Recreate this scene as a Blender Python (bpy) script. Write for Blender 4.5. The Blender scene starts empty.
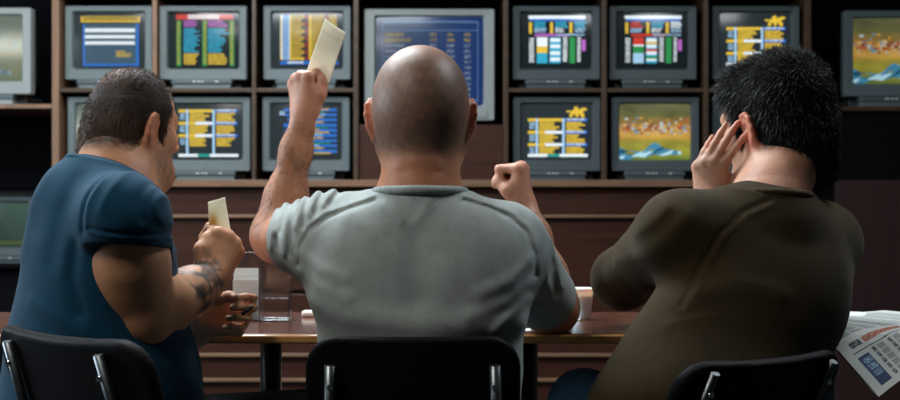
import bpy, bmesh, math, random
import numpy as np
from mathutils import Vector, Matrix

random.seed(7); RNG = np.random.default_rng(7)
SC = bpy.context.scene
COL = SC.collection
PI = math.pi
CAMZ, FPX, HOR = 1.01, 1250.0, 200.0

def at(px, py, Y):
    """a point of the place that lies Y metres in front of the camera"""
    return np.array([(px-450.0)*Y/FPX, Y, CAMZ-(py-HOR)*Y/FPX])

# ------------------------------------------------------------------ object helpers
def tag(o, label=None, cat=None, group=None, kind=None):
    if label: o['label'] = label
    if cat: o['category'] = cat
    if group: o['group'] = group
    if kind: o['kind'] = kind
    return o

def empty(name, loc=(0, 0, 0), rz=0.0):
    o = bpy.data.objects.new(name, None)
    o.location = loc; o.rotation_euler = (0, 0, rz); o.empty_display_size = .05
    COL.objects.link(o)
    return o

def wmat(o):
    m = Matrix.Translation(o.location) @ o.rotation_euler.to_matrix().to_4x4()
    return m if o.parent is None else wmat(o.parent) @ o.matrix_parent_inverse @ m

def link_mesh(name, me, mat=None, parent=None, smooth=False, world=False):
    """world=True: the mesh is in world coordinates, keep it there under its parent"""
    o = bpy.data.objects.new(name, me)
    if mat is not None:
        for m in (mat if isinstance(mat, (list, tuple)) else [mat]): me.materials.append(m)
    if smooth: me.polygons.foreach_set('use_smooth', [True]*len(me.polygons))
    COL.objects.link(o)
    if parent is not None:
        o.parent = parent
        if world:
            o.matrix_parent_inverse = wmat(parent).inverted()
    return o

def np_mesh(name, V, Q, vcol=None, fcol=None):
    me = bpy.data.meshes.new(name)
    V = np.asarray(V, dtype=np.float32); Q = np.asarray(Q, dtype=np.int32)
    n = Q.shape[1]
    me.vertices.add(len(V)); me.vertices.foreach_set('co', V.ravel())
    me.loops.add(Q.size); me.loops.foreach_set('vertex_index', Q.ravel())
    me.polygons.add(len(Q))
    me.polygons.foreach_set('loop_start', np.arange(0, Q.size, n, dtype=np.int32))
    me.polygons.foreach_set('loop_total', np.full(len(Q), n, dtype=np.int32))
    me.update(calc_edges=True); me.validate()
    if vcol is not None:
        a = me.attributes.new('col', 'FLOAT_COLOR', 'POINT')
        c = np.ones((len(V), 4), np.float32); c[:, :3] = vcol
        a.data.foreach_set('color', c.ravel())
    if fcol is not None:
        a = me.attributes.new('col', 'FLOAT_COLOR', 'FACE')
        c = np.ones((len(Q), 4), np.float32); c[:, :3] = fcol
        a.data.foreach_set('color', c.ravel())
    return me

class MB:
    """collects shapes of ONE part"""
    def __init__(s): s.bm = bmesh.new()
    def box(s, x0, x1, y0, y1, z0, z1, bev=0.0, M=None, seg=2):
        b = bmesh.new()
        vs = [b.verts.new((x, y, z)) for x in (x0, x1) for y in (y0, y1) for z in (z0, z1)]
        for f in ((0,1,3,2),(4,6,7,5),(0,4,5,1),(2,3,7,6),(0,2,6,4),(1,5,7,3)): b.faces.new([vs[i] for i in f])
        bmesh.ops.recalc_face_normals(b, faces=b.faces)
        if bev > 0: bmesh.ops.bevel(b, geom=b.edges[:], offset=bev, segments=seg, profile=.5, affect='EDGES')
        return s._add(b, M)
    def _add(s, b, M=None):
        if M is not None: bmesh.ops.transform(b, matrix=M, verts=b.verts)
        t = bpy.data.meshes.new('t'); b.to_mesh(t); b.free()
        s.bm.from_mesh(t); bpy.data.meshes.remove(t)
        return s
    def tube(s, pts, r, n=14, cap=True):
        P = [Vector(p) for p in pts]; R = r if isinstance(r, (list, tuple)) else [r]*len(P)
        b = bmesh.new(); rings = []; up = None
        for i, p in enumerate(P):
            t = (P[min(i+1, len(P)-1)]-P[max(i-1, 0)]).normalized()
            if up is None: up = t.orthogonal().normalized()
            up = (up-t*up.dot(t)).normalized(); w = t.cross(up)
            rings.append([b.verts.new(p+(up*math.cos(a)+w*math.sin(a))*R[i]) for a in [2*PI*k/n for k in range(n)]])
        for a, c in zip(rings, rings[1:]):
            for k in range(n): b.faces.new((a[k], a[(k+1) % n], c[(k+1) % n], c[k]))
        if cap: b.faces.new(rings[0][::-1]); b.faces.new(rings[-1])
        bmesh.ops.recalc_face_normals(b, faces=b.faces)
        for f in b.faces: f.smooth = len(f.verts) == 4
        return s._add(b)
    def lathe(s, prof, c=(0, 0, 0), n=40):
        b = bmesh.new(); rings = []
        for r, z in prof:
            rings.append([b.verts.new((c[0]+r*math.cos(2*PI*k/n), c[1]+r*math.sin(2*PI*k/n), c[2]+z)) for k in range(n)])
        for a, d in zip(rings, rings[1:]):
            for k in range(n): b.faces.new((a[k], a[(k+1) % n], d[(k+1) % n], d[k]))
        b.faces.new(rings[0][::-1]); b.faces.new(rings[-1])
        bmesh.ops.recalc_face_normals(b, faces=b.faces)
        for f in b.faces: f.smooth = len(f.verts) == 4
        return s._add(b)
    def mesh(s, name):
        me = bpy.data.meshes.new(name); s.bm.to_mesh(me); s.bm.free(); return me
    def build(s, name, mat=None, parent=None, world=False, smooth=False):
        return link_mesh(name, s.mesh(name), mat, parent, smooth, world)

# ------------------------------------------------------------------ materials
def _n(nt, t, **kw):
    n = nt.nodes.new(t)
    for k, v in kw.items():
        if k in n.inputs: n.inputs[k].default_value = v
        else: setattr(n, k, v)
    return n

def mat(name, col, rough=.5, metal=0.0, spec=.5, noise=0.0, nscale=20., bump=0.0, bscale=200., bdist=.002,
        attr=False, coat=0.0, sheen=0.0, sss=0.0, stretch=None, alpha=1.0, trans=0.0, col2=None, weave=None):
    m = bpy.data.materials.new(name); m.use_nodes = True; nt = m.node_tree
    b = nt.nodes['Principled BSDF']; L = nt.links.new
    b.inputs['Roughness'].default_value = rough; b.inputs['Metallic'].default_value = metal
    b.inputs['Specular IOR Level'].default_value = spec
    b.inputs['Coat Weight'].default_value = coat; b.inputs['Coat Roughness'].default_value = .15
    if sheen: b.inputs['Sheen Weight'].default_value = sheen; b.inputs['Sheen Roughness'].default_value = .5
    if sss:
        b.inputs['Subsurface Weight'].default_value = sss; b.inputs['Subsurface Scale'].default_value = .012
        b.inputs['Subsurface Radius'].default_value = (1, .35, .2)
    if trans: b.inputs['Transmission Weight'].default_value = trans; b.inputs['IOR'].default_value = 1.45
    b.inputs['Alpha'].default_value = alpha
    tc = _n(nt, 'ShaderNodeTexCoord'); mp = _n(nt, 'ShaderNodeMapping'); L(tc.outputs['Object'], mp.inputs['Vector'])
    if stretch: mp.inputs['Scale'].default_value = stretch
    if attr:
        src = _n(nt, 'ShaderNodeAttribute', attribute_name='col').outputs['Color']
    else:
        rgb = _n(nt, 'ShaderNodeRGB'); rgb.outputs[0].default_value = (*col, 1); src = rgb.outputs[0]
    if noise > 0 or col2:
        nz = _n(nt, 'ShaderNodeTexNoise', Scale=nscale, Detail=6., Roughness=.6); L(mp.outputs[0], nz.inputs['Vector'])
        if col2:
            cr = _n(nt, 'ShaderNodeValToRGB'); cr.color_ramp.elements[0].position = .35; cr.color_ramp.elements[1].position = .65
            cr.color_ramp.elements[0].color = (*col, 1); cr.color_ramp.elements[1].color = (*col2, 1)
            L(nz.outputs['Fac'], cr.inputs['Fac']); src = cr.outputs['Color']
        if noise > 0:
            mr = _n(nt, 'ShaderNodeMapRange'); mr.inputs['From Min'].default_value = .3; mr.inputs['From Max'].default_value = .7
            mr.inputs['To Min'].default_value = 1-noise; mr.inputs['To Max'].default_value = 1+noise
            L(nz.outputs['Fac'], mr.inputs['Value'])
            mx = _n(nt, 'ShaderNodeVectorMath', operation='SCALE'); L(src, mx.inputs[0]); L(mr.outputs[0], mx.inputs['Scale'])
            src = mx.outputs[0]
    L(src, b.inputs['Base Color'])
    if bump > 0:
        bz = _n(nt, 'ShaderNodeTexNoise', Scale=bscale, Detail=3.); L(mp.outputs[0], bz.inputs['Vector'])
        bp = _n(nt, 'ShaderNodeBump', Strength=bump, Distance=bdist); L(bz.outputs['Fac'], bp.inputs['Height'])
        L(bp.outputs['Normal'], b.inputs['Normal'])
    return m

def emis(name, col, strength):
    m = bpy.data.materials.new(name); m.use_nodes = True; nt = m.node_tree
    b = nt.nodes['Principled BSDF']; b.inputs['Base Color'].default_value = (*col, 1)
    b.inputs['Emission Color'].default_value = (*col, 1); b.inputs['Emission Strength'].default_value = strength
    return m

def screen_mat(name, strength, gloss=.12):
    m = bpy.data.materials.new(name); m.use_nodes = True; nt = m.node_tree
    b = nt.nodes['Principled BSDF']; L = nt.links.new
    b.inputs['Base Color'].default_value = (.012, .016, .016, 1); b.inputs['Roughness'].default_value = gloss
    b.inputs['Specular IOR Level'].default_value = .36
    a = _n(nt, 'ShaderNodeAttribute', attribute_name='col')
    L(a.outputs['Color'], b.inputs['Emission Color']); b.inputs['Emission Strength'].default_value = strength
    return m

# ------------------------------------------------------------------ smooth solid modelling (numpy distance fields -> one closed mesh)
def U(v): v = np.asarray(v, float); return v/np.linalg.norm(v)
def rot(yaw=0, pitch=0, roll=0):
    """columns = local right, forward, up.  yaw>0 turns the front to +x, pitch>0 looks up, roll>0 tilts the top to the right"""
    y, p, r = math.radians(yaw), math.radians(pitch), math.radians(roll)
    Rz = np.array([[math.cos(-y), -math.sin(-y), 0], [math.sin(-y), math.cos(-y), 0], [0, 0, 1]])
    Rx = np.array([[1, 0, 0], [0, math.cos(p), -math.sin(p)], [0, math.sin(p), math.cos(p)]])
    Ry = np.array([[math.cos(r), 0, math.sin(r)], [0, 1, 0], [-math.sin(r), 0, math.cos(r)]])
    return Rz @ Rx @ Ry

class Solid:
    def __init__(s): s.P = []
    def cone(s, a, b, r1, r2=None, k=.02, op='u', flat=None, cut=None):
        r2 = r1 if r2 is None else r2
        s.P.append(('cone', np.asarray(a, float), np.asarray(b, float), r1, r2, flat, cut, op, k)); return s
    def ell(s, c, r, R=None, k=.02, op='u', cut=None):
        R = np.eye(3) if R is None else R
        s.P.append(('ell', np.asarray(c, float), np.asarray(r, float), R, cut, op, k)); return s
    def sph(s, c, r, k=.02, op='u'): return s.ell(c, (r, r, r), None, k, op)
    def rbox(s, c, hx, rc, th, R=None, bend=0., k=.0, op='u'):
        """rounded slab: half width hx[0], half height hx[1], corner radius rc, half thickness th; bend bows it"""
        R = np.eye(3) if R is None else R
        s.P.append(('rbox', np.asarray(c, float), hx, rc, th, R, bend, op, k)); return s
    def ridge(s, pts, amp, w, axis=None, lim=.12):
        """raised (or sunk) line; with an axis the line is laid onto the surface along it"""
        s.P.append(('ridge', [np.asarray(p, float) for p in pts], amp, w, None if axis is None else U(axis), lim, 'g', 0)); return s
    def path(s, pts, rs, k=.02, **kw):
        for i in range(len(pts)-1): s.cone(pts[i], pts[i+1], rs[i], rs[i+1], k=k, **kw)
        return s
    @staticmethod
    def seg(p, a, b):
        ba = (b-a); pa = p-a; l2 = max(float(ba@ba), 1e-12)
        t = np.clip((pa@ba)/l2, 0, 1)
        return t, np.linalg.norm(pa-t[:, None]*ba, axis=1)
    def one(s, q, p):
        if q[0] == 'cone':
            _, a, b, r1, r2, flat, cut, op, k = q
            pp, aa, bb = p, a, b
            if flat is not None:
                u, c = flat; u = U(u)
                pp = p+((p-a)@u)[:, None]*u*(c-1); bb = b+((b-a)@u)*u*(c-1)
            t, d = s.seg(pp, aa, bb); d = d-(r1+(r2-r1)*t)
            if cut is not None: d = np.maximum(d, (p-cut[0])@U(cut[1]))
            return d
        if q[0] == 'ell':
            _, c, r, R, cut, op, k = q
            l = (p-c)@R; k0 = np.linalg.norm(l/r, axis=1); k1 = np.linalg.norm(l/(r*r), axis=1)
            d = k0*(k0-1)/np.maximum(k1, 1e-9)
            d = np.where(k0 < 1e-4, -r.min(), d)
            if cut is not None: d = np.maximum(d, (p-cut[0])@U(cut[1]))
            return d
        if q[0] == 'rbox':
            _, c, hx, rc, th, R, bend, op, k = q
            l = (p-c)@R; x = l[:, 0]; z = l[:, 2]; y = l[:, 1]-bend*x*x
            qx = np.abs(x)-(hx[0]-rc); qz = np.abs(z)-(hx[1]-rc)
            d2 = np.hypot(np.maximum(qx, 0), np.maximum(qz, 0))+np.minimum(np.maximum(qx, qz), 0)-rc
            e = .6*th
            wy = np.abs(y)-(th-e); wx = d2+e
            return np.hypot(np.maximum(wx, 0), np.maximum(wy, 0))+np.minimum(np.maximum(wx, wy), 0)-e
        if q[0] == 'ridge':
            _, pts, amp, w, ax, lim, op, k = q
            d = np.full(len(p), 1e9); pp = p
            if ax is not None:
                h = p@ax; h0 = np.mean([x@ax for x in pts]); pp = p-h[:, None]*ax; pts = [x-(x@ax)*ax for x in pts]
            for a, b in zip(pts, pts[1:]): d = np.minimum(d, s.seg(pp, a, b)[1])
            if ax is not None: d = np.maximum(d, (np.abs(h-h0)-lim)*1.0)
            return d
    def eval(s, p, idx=None):
        d = np.full(len(p), 1e3)
        for i in (range(len(s.P)) if idx is None else idx):
            q = s.P[i]; op, k = q[-2], q[-1]; e = s.one(q, p)
            if op == 'g': d = d-q[2]*np.exp(-(e/q[3])**2)
            elif op == 'u':
                if k <= 0: d = np.minimum(d, e)
                else:
                    h = np.maximum(k-np.abs(d-e), 0)/k; d = np.minimum(d, e)-h*h*k*.25
            elif op == 's':
                e = -e
                if k <= 0: d = np.maximum(d, e)
                else:
                    h = np.maximum(k-np.abs(d-e), 0)/k; d = np.maximum(d, e)+h*h*k*.25
        return d
    def bounds(s):
        lo = np.full(3, 1e9); hi = -lo
        for q in s.P:
            if q[0] == 'cone' and q[-2] == 'u':
                r = max(q[3], q[4]); lo = np.minimum(lo, np.minimum(q[1], q[2])-r); hi = np.maximum(hi, np.maximum(q[1], q[2])+r)
            elif q[0] == 'ell' and q[-2] == 'u':
                r = np.abs(q[3])@q[2]; lo = np.minimum(lo, q[1]-r); hi = np.maximum(hi, q[1]+r)
            elif q[0] == 'rbox':
                r = np.abs(q[5])@np.array([q[2][0], q[4]+abs(q[6])*q[2][0]**2, q[2][1]]); lo = np.minimum(lo, q[1]-r); hi = np.maximum(hi, q[1]+r)
        return lo-.02, hi+.02
    def mesh(s, name, h=.004, colf=None):
        lo, hi = s.bounds(); B = 10
        nb = np.ceil((hi-lo)/(h*B)).astype(int)+1
        N = nb*B+1
        V = np.full(N, 1.0, np.float32)
        ii = np.stack(np.meshgrid(*[np.arange(k) for k in nb], indexing='ij'), -1).reshape(-1, 3)
        cen = lo+(ii*B+B/2)*h
        D = s.eval(cen); br = B*h*.87
        each = np.stack([s.one(q, cen) for q in s.P], 1)
        off = np.stack(np.meshgrid(*[np.arange(B+1)]*3, indexing='ij'), -1).reshape(-1, 3)
        far_in = D < -1.8*br-.02
        for j in np.nonzero(far_in)[0]:
            a = ii[j]*B; V[a[0]:a[0]+B+1, a[1]:a[1]+B+1, a[2]:a[2]+B+1] = -1.0
        for j in np.nonzero(np.abs(D) < 1.8*br+.02)[0]:
            idx = []
            for i, q in enumerate(s.P):
                e = each[j, i]; op = q[-2]
                if op == 'u' and e > D[j]+2.6*br+q[-1]: continue
                if op == 's' and e > 1.5*br+q[-1]: continue
                if op == 'g' and e > br+2.6*q[3]: continue
                idx.append(i)
            a = ii[j]*B
            p = lo+(a+off)*h
            V[a[0]:a[0]+B+1, a[1]:a[1]+B+1, a[2]:a[2]+B+1] = s.eval(p, idx).reshape(B+1, B+1, B+1)
        P, Q = nets(V, lo, h)
        return np_mesh(name, P, Q, vcol=colf(P) if colf else None)

def nets(V, lo, h):
    S = V < 0
    c = [S[a:V.shape[0]-1+a, b:V.shape[1]-1+b, e:V.shape[2]-1+e] for a in (0, 1) for b in (0, 1) for e in (0, 1)]
    cnt = sum(x.astype(np.int8) for x in c)
    I = np.argwhere((cnt > 0) & (cnt < 8))
    cv = np.stack([V[I[:, 0]+a, I[:, 1]+b, I[:, 2]+e] for a in (0, 1) for b in (0, 1) for e in (0, 1)], 1)
    cp = np.array([(a, b, e) for a in (0, 1) for b in (0, 1) for e in (0, 1)], float)
    acc = np.zeros((len(I), 3)); n = np.zeros(len(I))
    for i in range(8):
        for j in range(i+1, 8):
            if np.abs(cp[i]-cp[j]).sum() != 1: continue
            m = (cv[:, i] < 0) != (cv[:, j] < 0)
            t = np.where(m, cv[:, i]/np.where(m, cv[:, i]-cv[:, j], 1), 0)
            acc += np.where(m[:, None], cp[i]+(cp[j]-cp[i])*t[:, None], 0); n += m
    P = lo+(I+acc/n[:, None])*h
    ID = np.full(cnt.shape, -1, np.int32); ID[I[:, 0], I[:, 1], I[:, 2]] = np.arange(len(I))
    Q = []
    for ax in range(3):
        A = [slice(None)]*3; Bq = [slice(None)]*3
        A[ax] = slice(0, -1); Bq[ax] = slice(1, None)
        E = np.argwhere(S[tuple(A)] != S[tuple(Bq)])
        o1, o2 = [k for k in range(3) if k != ax]
        E = E[(E[:, o1] > 0) & (E[:, o2] > 0) & (E[:, o1] < V.shape[o1]-1) & (E[:, o2] < V.shape[o2]-1)]
        def g(d1, d2):
            F = E.copy(); F[:, o1] += d1; F[:, o2] += d2
            return ID[F[:, 0], F[:, 1], F[:, 2]]
        q = np.stack([g(-1, -1), g(0, -1), g(0, 0), g(-1, 0)], 1)
        inside = S[E[:, 0], E[:, 1], E[:, 2]]
        flip = inside if ax != 1 else ~inside
        q = np.where(flip[:, None], q, q[:, ::-1])
        Q.append(q[(q >= 0).all(1)])
    return P, np.concatenate(Q)

def fbm(p, scale=1., seed=0, octaves=3):
    """cheap smooth noise built of sines, about -1..1"""
    r = np.random.default_rng(seed); out = np.zeros(len(p)); a = 1.; tot = 0
    for o in range(octaves):
        for _ in range(4):
            d = r.normal(size=3); d /= np.linalg.norm(d)
            out += a*np.sin((p@d)*scale*(2**o)*r.uniform(.7, 1.3)+r.uniform(0, 6.3))/2.; tot += a*.5
        a *= .6
    return out/tot*1.6
# ================================================================== THE ROOM
def lin(h):
    h = h.lstrip('#'); c = [int(h[i:i+2], 16)/255 for i in (0, 2, 4)]
    return tuple(x/12.92 if x <= .04045 else ((x+.055)/1.055)**2.4 for x in c)

def paper_mat(name, amt=.45):
    m = mat(name, (.8, .8, .7), .65, noise=.05, nscale=40, attr=True); nt = m.node_tree; b = nt.nodes['Principled BSDF']
    tr = _n(nt, 'ShaderNodeBsdfTranslucent'); mx = _n(nt, 'ShaderNodeMixShader'); mx.inputs[0].default_value = amt
    nt.links.new(b.inputs['Base Color'].links[0].from_socket, tr.inputs['Color'])
    out = [n for n in nt.nodes if n.type == 'OUTPUT_MATERIAL'][0]
    nt.links.new(b.outputs[0], mx.inputs[1]); nt.links.new(tr.outputs[0], mx.inputs[2]); nt.links.new(mx.outputs[0], out.inputs[0]); return m

M = dict(
    panel=mat('dark wood panel', lin('3c2016'), .38, noise=.35, nscale=3.2, stretch=(.8, 1, 14), bump=.15, bscale=14, spec=.4),
    panel_edge=mat('lit panel edge', lin('7a5b45'), .4, noise=.3, nscale=5, stretch=(.8, 1, 9)),  # brown lightened: light from above put into the edge colour
    shelf=mat('walnut shelf', lin('43301f'), .42, noise=.3, nscale=4, stretch=(1, 1, 10)),
    tan=mat('lighter wood post', lin('7d5d45'), .45, noise=.25, nscale=5, stretch=(8, 8, .8)),
    black=mat('black backing', (.005, .005, .006), 1., spec=.03),
    redwood=mat('red brown panel', lin('2b1311'), .6, noise=.3, nscale=5, stretch=(10, 1, .8)),
    bezel=mat('grey television plastic', lin('5e6868'), .45, noise=.05, nscale=60),
    bezel_big=mat('pale grey television plastic', lin('888e8c'), .42, noise=.05, nscale=60),
    bezel_shaded=mat('shaded television plastic', lin('434c4f'), .45, noise=.05, nscale=60),  # bezel grey darkened to carry the light falloff away from the left
    tvbody=mat('charcoal television back', lin('2c3032'), .6),
    tvpanel=mat('control strip plastic', lin('4b5558'), .4),
    tvbutton=mat('pale television button', lin('b7c0c0'), .4),
    table=mat('red brown table laminate', lin('5d3529'), .16, noise=.35, nscale=3, stretch=(1, 9, 1), coat=.35),
    tedge=mat('varnished table edge', lin('bf8a52'), .28, noise=.25, nscale=5, stretch=(.7, 5, 5), coat=.4),
    chrome=mat('chrome', (.62, .66, .66), .16, metal=1.),
    steel=mat('brushed steel', (.16, .18, .19), .36, metal=1., noise=.15, nscale=60),
    chairblack=mat('black chair shell', (.003, .0033, .005), .6, bump=.3, bscale=260, bdist=.001, spec=.12),
    foam=mat('white foam cup', lin('f2f2ee'), .6, noise=.03, nscale=90, sss=.6),
    paper=mat('white paper', lin('e2e6e4'), .7, noise=.03, nscale=30),
    slip=paper_mat('cream slip'),
    pen=mat('black pen', (.01, .01, .012), .3),
    acrylic=mat('clear acrylic', (.9, .95, .95), .06, trans=1.0),
    wall=mat('dark painted wall', lin('2e2f31'), .8, noise=.1, nscale=6, bump=.1, bscale=60),
    floor=mat('dark carpet', lin('26282b'), .95, noise=.2, nscale=80, bump=.3, bscale=300),
    ceil=mat('off white ceiling', lin('8f8f8a'), .9, noise=.05, nscale=10),
    frame=mat('white window frame', lin('c9c9c4'), .5),
)
XL, XR, YB, YF, ZC = -3.4, 3.4, -1.6, 5.72, 2.7
def struct(name, m, x0, x1, y0, y1, z0, z1, bev=0.0):
    o = MB().box(x0, x1, y0, y1, z0, z1, bev).build(name, m); tag(o, kind='structure'); return o
struct('floor', M['floor'], XL-.2, XR+.2, YB-.2, YF+.2, -.1, 0)
struct('ceiling', M['ceil'], XL-.2, XR+.2, YB-.2, YF+.2, ZC, ZC+.1)
struct('wall_front', M['wall'], XL, XR, YF, YF+.12, 0, ZC)
struct('wall_rear', M['wall'], XL, XR, YB-.12, YB, 0, ZC)
struct('wall_right', M['wall'], XR, XR+.12, YB-.12, YF+.12, 0, ZC)
# left wall with one window opening
wy0, wy1, wz0, wz1 = 1.7, 4.1, 1.15, 2.25
b = MB(); b.box(XL-.12, XL, YB-.12, wy0, 0, ZC); b.box(XL-.12, XL, wy1, YF+.12, 0, ZC)
b.box(XL-.12, XL, wy0, wy1, 0, wz0); b.box(XL-.12, XL, wy0, wy1, wz1, ZC)
tag(b.build('wall_left', M['wall']), kind='structure')
b = MB()
for y in (wy0+.03, (wy0+wy1)/2, wy1-.03): b.box(XL-.08, XL+.01, y-.03, y+.03, wz0, wz1)
for z in (wz0+.03, wz1-.03): b.box(XL-.08, XL+.01, wy0, wy1, z-.03, z+.03)
tag(b.build('window_1', M['frame']), kind='structure')
pane = MB().box(XL-.06, XL-.052, wy0+.03, wy1-.03, wz0+.03, wz1-.03).build('window_pane', emis('daylit frosted glass', (.72, .88, 1.), 3.0))
pane.parent = bpy.data.objects['window_1']

SY = 5.2                     # front plane of the television shelving
def X(px, Y=SY): return (px-450)*Y/FPX
def Z(py, Y=SY): return CAMZ-(py-HOR)*Y/FPX
zb, zm, zt = Z(180), Z(88), 1.885   # top faces of ledge, middle and top shelf
# lower wall: wide boards with projecting edges; each board is a pattern of the panelling
xa, xb = X(56), X(812)
b = MB()
lines = [1.093-.03, Z(217), .62, Z(356), Z(381), .12]
for z0, z1 in zip(lines[1:]+[0.0], lines): b.box(xa, xb, SY+.025, SY+.06, z0+.012, z1-.004, .003)
b.box(xa, xb, SY+.055, SY+.10, 0, 1.06)
low = b.build('wood_panelling', M['panel']); tag(low, 'dark brown horizontal wood panelling below the row of televisions', 'panelling')
b = MB()
for z in lines[1:5]:
    if z == .62: continue
    b.box(xa, xb, SY-.003, SY+.04, z-.004, z+.010, .003)
e = b.build('moulding', M['panel_edge'], low); e['label'] = 'wooden edge strips lightened as if lit from above'

shelf = empty('television_shelving', (0, SY, 0))
tag(shelf, 'wide dark wooden shelving holding the two rows of televisions', 'shelving')
def sh(name, m, x0, x1, y0, y1, z0, z1, bev=.002): return MB().box(x0, x1, y0, y1, z0, z1, bev).build(name, m, shelf, world=True)
D = .46
ups = [(55.5, .030, M['tan']), (154.5, .019, M['tan']), (254, .017, M['shelf']), (356, .02, M['shelf']), (506, .02, M['shelf']), (604.5, .02, M['shelf']), (706.5, .019, M['shelf']), (808.5, .024, M['shelf'])]
for px, w, m in ups: sh('upright', m, X(px)-w/2, X(px)+w/2, SY, SY+D, zb, zt+.35)
def shelf_between(i, j, z, m=None):
    x0 = X(ups[i][0])+ups[i][1]/2; x1 = X(ups[j][0])-ups[j][1]/2
    sh('shelf', m or M['shelf'], x0, x1, SY+.004, SY+D, z-.017, z)
for i in (0, 1, 2, 4, 5, 6): shelf_between(i, i+1, zm); shelf_between(i, i+1, zt)
shelf_between(3, 4, zt)
sh('ledge', M['panel_edge'], xa, xb, SY-.02, SY+D, zb-.028, zb)
sh('back_panel', M['black'], X(-160), X(1060), SY+D, SY+D+.012, zb-.03, zt+.35)
# raised plinth under the large television
zp = Z(124.5)
pl = sh('plinth', M['panel'], X(357.5)+.005, X(504.5)-.005, SY+.012, SY+D, zb, zp, .003)
# side bays
sh('side_shelf', M['tan'], X(-160), X(52), SY+.004, SY+D, Z(104)-.018, Z(104))
sh('side_shelf', M['shelf'], X(812), X(1060), SY+.03, SY+D, Z(106)-.018, Z(106))
sh('side_shelf', M['black'], X(-160), X(52), SY+.01, SY+D, Z(264)-.018, Z(264))
sh('side_panel', M['black'], X(-160), X(52), SY+.05, SY+.07, 0, Z(264)-.02)
sh('side_panel', M['black'], X(812), X(838), SY+.05, SY+.07, 0, Z(108))
sh('side_panel', M['redwood'], X(838), X(1060), SY+.03, SY+.07, 0, Z(180))
sh('side_panel', M['black'], X(838), X(1060), SY+.05, SY+.07, Z(180), Z(109))

# ------------------------------------------------------------------ television pictures, painted cell by cell
W0, H0 = 128, 100
C = dict(bk='#0c1114', wh='#dfe9ee', ye='#d9b637', cy='#2f9fc0', bl='#2468c0', rd='#c8382c', gr='#2e8a4a', mg='#b060b8', tl='#1f8f86', lb='#9fc7e6', dg='#20262a')
C = {k: np.array(lin(v)) for k, v in C.items()}
def canvas(c='bk', W=W0, H=H0): return np.ones((H, W, 3))*C[c]
def R_(a, x0, y0, x1, y1, c):
    H, W = a.shape[:2]
    a[int(y0*H):max(int(y1*H), int(y0*H)+1), int(x0*W):max(int(x1*W), int(x0*W)+1)] = C[c] if isinstance(c, str) else c
def T_(a, x0, y0, x1, y1, c, dens=.7, rag=0., rows=None):
    """rows of small illegible broadcast characters"""
    H, W = a.shape[:2]; col = C[c]
    Y0, Y1, X0, X1 = int(y0*H), int(y1*H), int(x0*W), int(x1*W)
    rh = max(3, int(H*.042)) if rows is None else max(3, (Y1-Y0)//rows)
    y = Y0
    while y+rh <= Y1+1:
        xe = X1-int(rag*(X1-X0)*RNG.random())
        m = RNG.random((rh-1, max(1, xe-X0))) < dens
        seg = a[y:y+rh-1, X0:xe]
        m = m[:seg.shape[0], :seg.shape[1]]
        seg[m] = col; seg[~m] = seg[~m]*.4+col*.35
        y += rh
def scr_prices():       # red title, two columns of runners between green bars
    a = canvas(); R_(a, .11, .03, .92, .12, 'rd'); T_(a, .28, .045, .72, .11, 'wh', .8)
    for x in (.12, .49, .87): R_(a, x, .14, x+.06, .95, 'gr'); T_(a, x+.01, .16, x+.05, .93, 'ye', .18)
    for x0, x1 in ((.22, .46), (.57, .84)):
        T_(a, x0, .14, x1, .27, 'mg', .75, .3); T_(a, x0, .28, x1+.03, .72, 'cy', .8, .5); T_(a, x0, .73, x1, .95, 'ye', .8, .35)
    return a
def scr_form():         # blue box, pale lines, yellow heading
    a = canvas('dg'); R_(a, .10, .06, .93, .17, 'ye'); T_(a, .12, .07, .91, .16, 'bk', .25)
    R_(a, .13, .2, .16, .95, 'bl'); R_(a, .88, .2, .92, .95, 'bl'); R_(a, .13, .91, .92, .95, 'bl'); R_(a, .16, .2, .88, .91, np.array(lin('3a5266')))
    for y in (.29, .40, .51): R_(a, .16, y, .86, y+.06, 'wh')
    T_(a, .6, .68, .84, .8, 'ye', .3, .5)
    return a
def scr_table(horse=True):
    a = canvas('dg'); top = .26 if horse else .10
    for k, y in enumerate((top, top+.22, top+.44)):
        R_(a, .10, y, .60, y+.055, 'ye'); R_(a, .34, y, .6, y+.05, 'wh' if k else 'ye'); R_(a, .62, y, .93, y+.055, 'bl'); T_(a, .64, y, .9, y+.05, 'wh', .4)
        T_(a, .12, y+.07, .19, y+.2, 'lb', .5); T_(a, .25, y+.065, .54, y+.215, 'ye', .9, .35); T_(a, .64, y+.065, .9, y+.215, 'ye', .85, .4)
    R_(a, .21, top, .235, .9, 'lb'); R_(a, .585, top, .61, .9, 'lb')
    R_(a, .10, .89, .94, .94, 'wh'); R_(a, .37, .89, .54, .94, 'tl')
    if horse:           # small yellow galloping horse and rider
        for cx, cy, rx, ry in ((.78, .14, .09, .045), (.88, .09, .045, .025), (.84, .11, .03, .03), (.77, .08, .03, .04), (.70, .20, .025, .04), (.86, .2, .03, .035), (.66, .13, .03, .02), (.78, .2, .02, .04)):
            yy, xx = np.mgrid[0:H0, 0:W0]; a[((xx/W0-cx)/rx)**2+((yy/H0-cy)/ry)**2 < 1] = C['ye']
    return a
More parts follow.
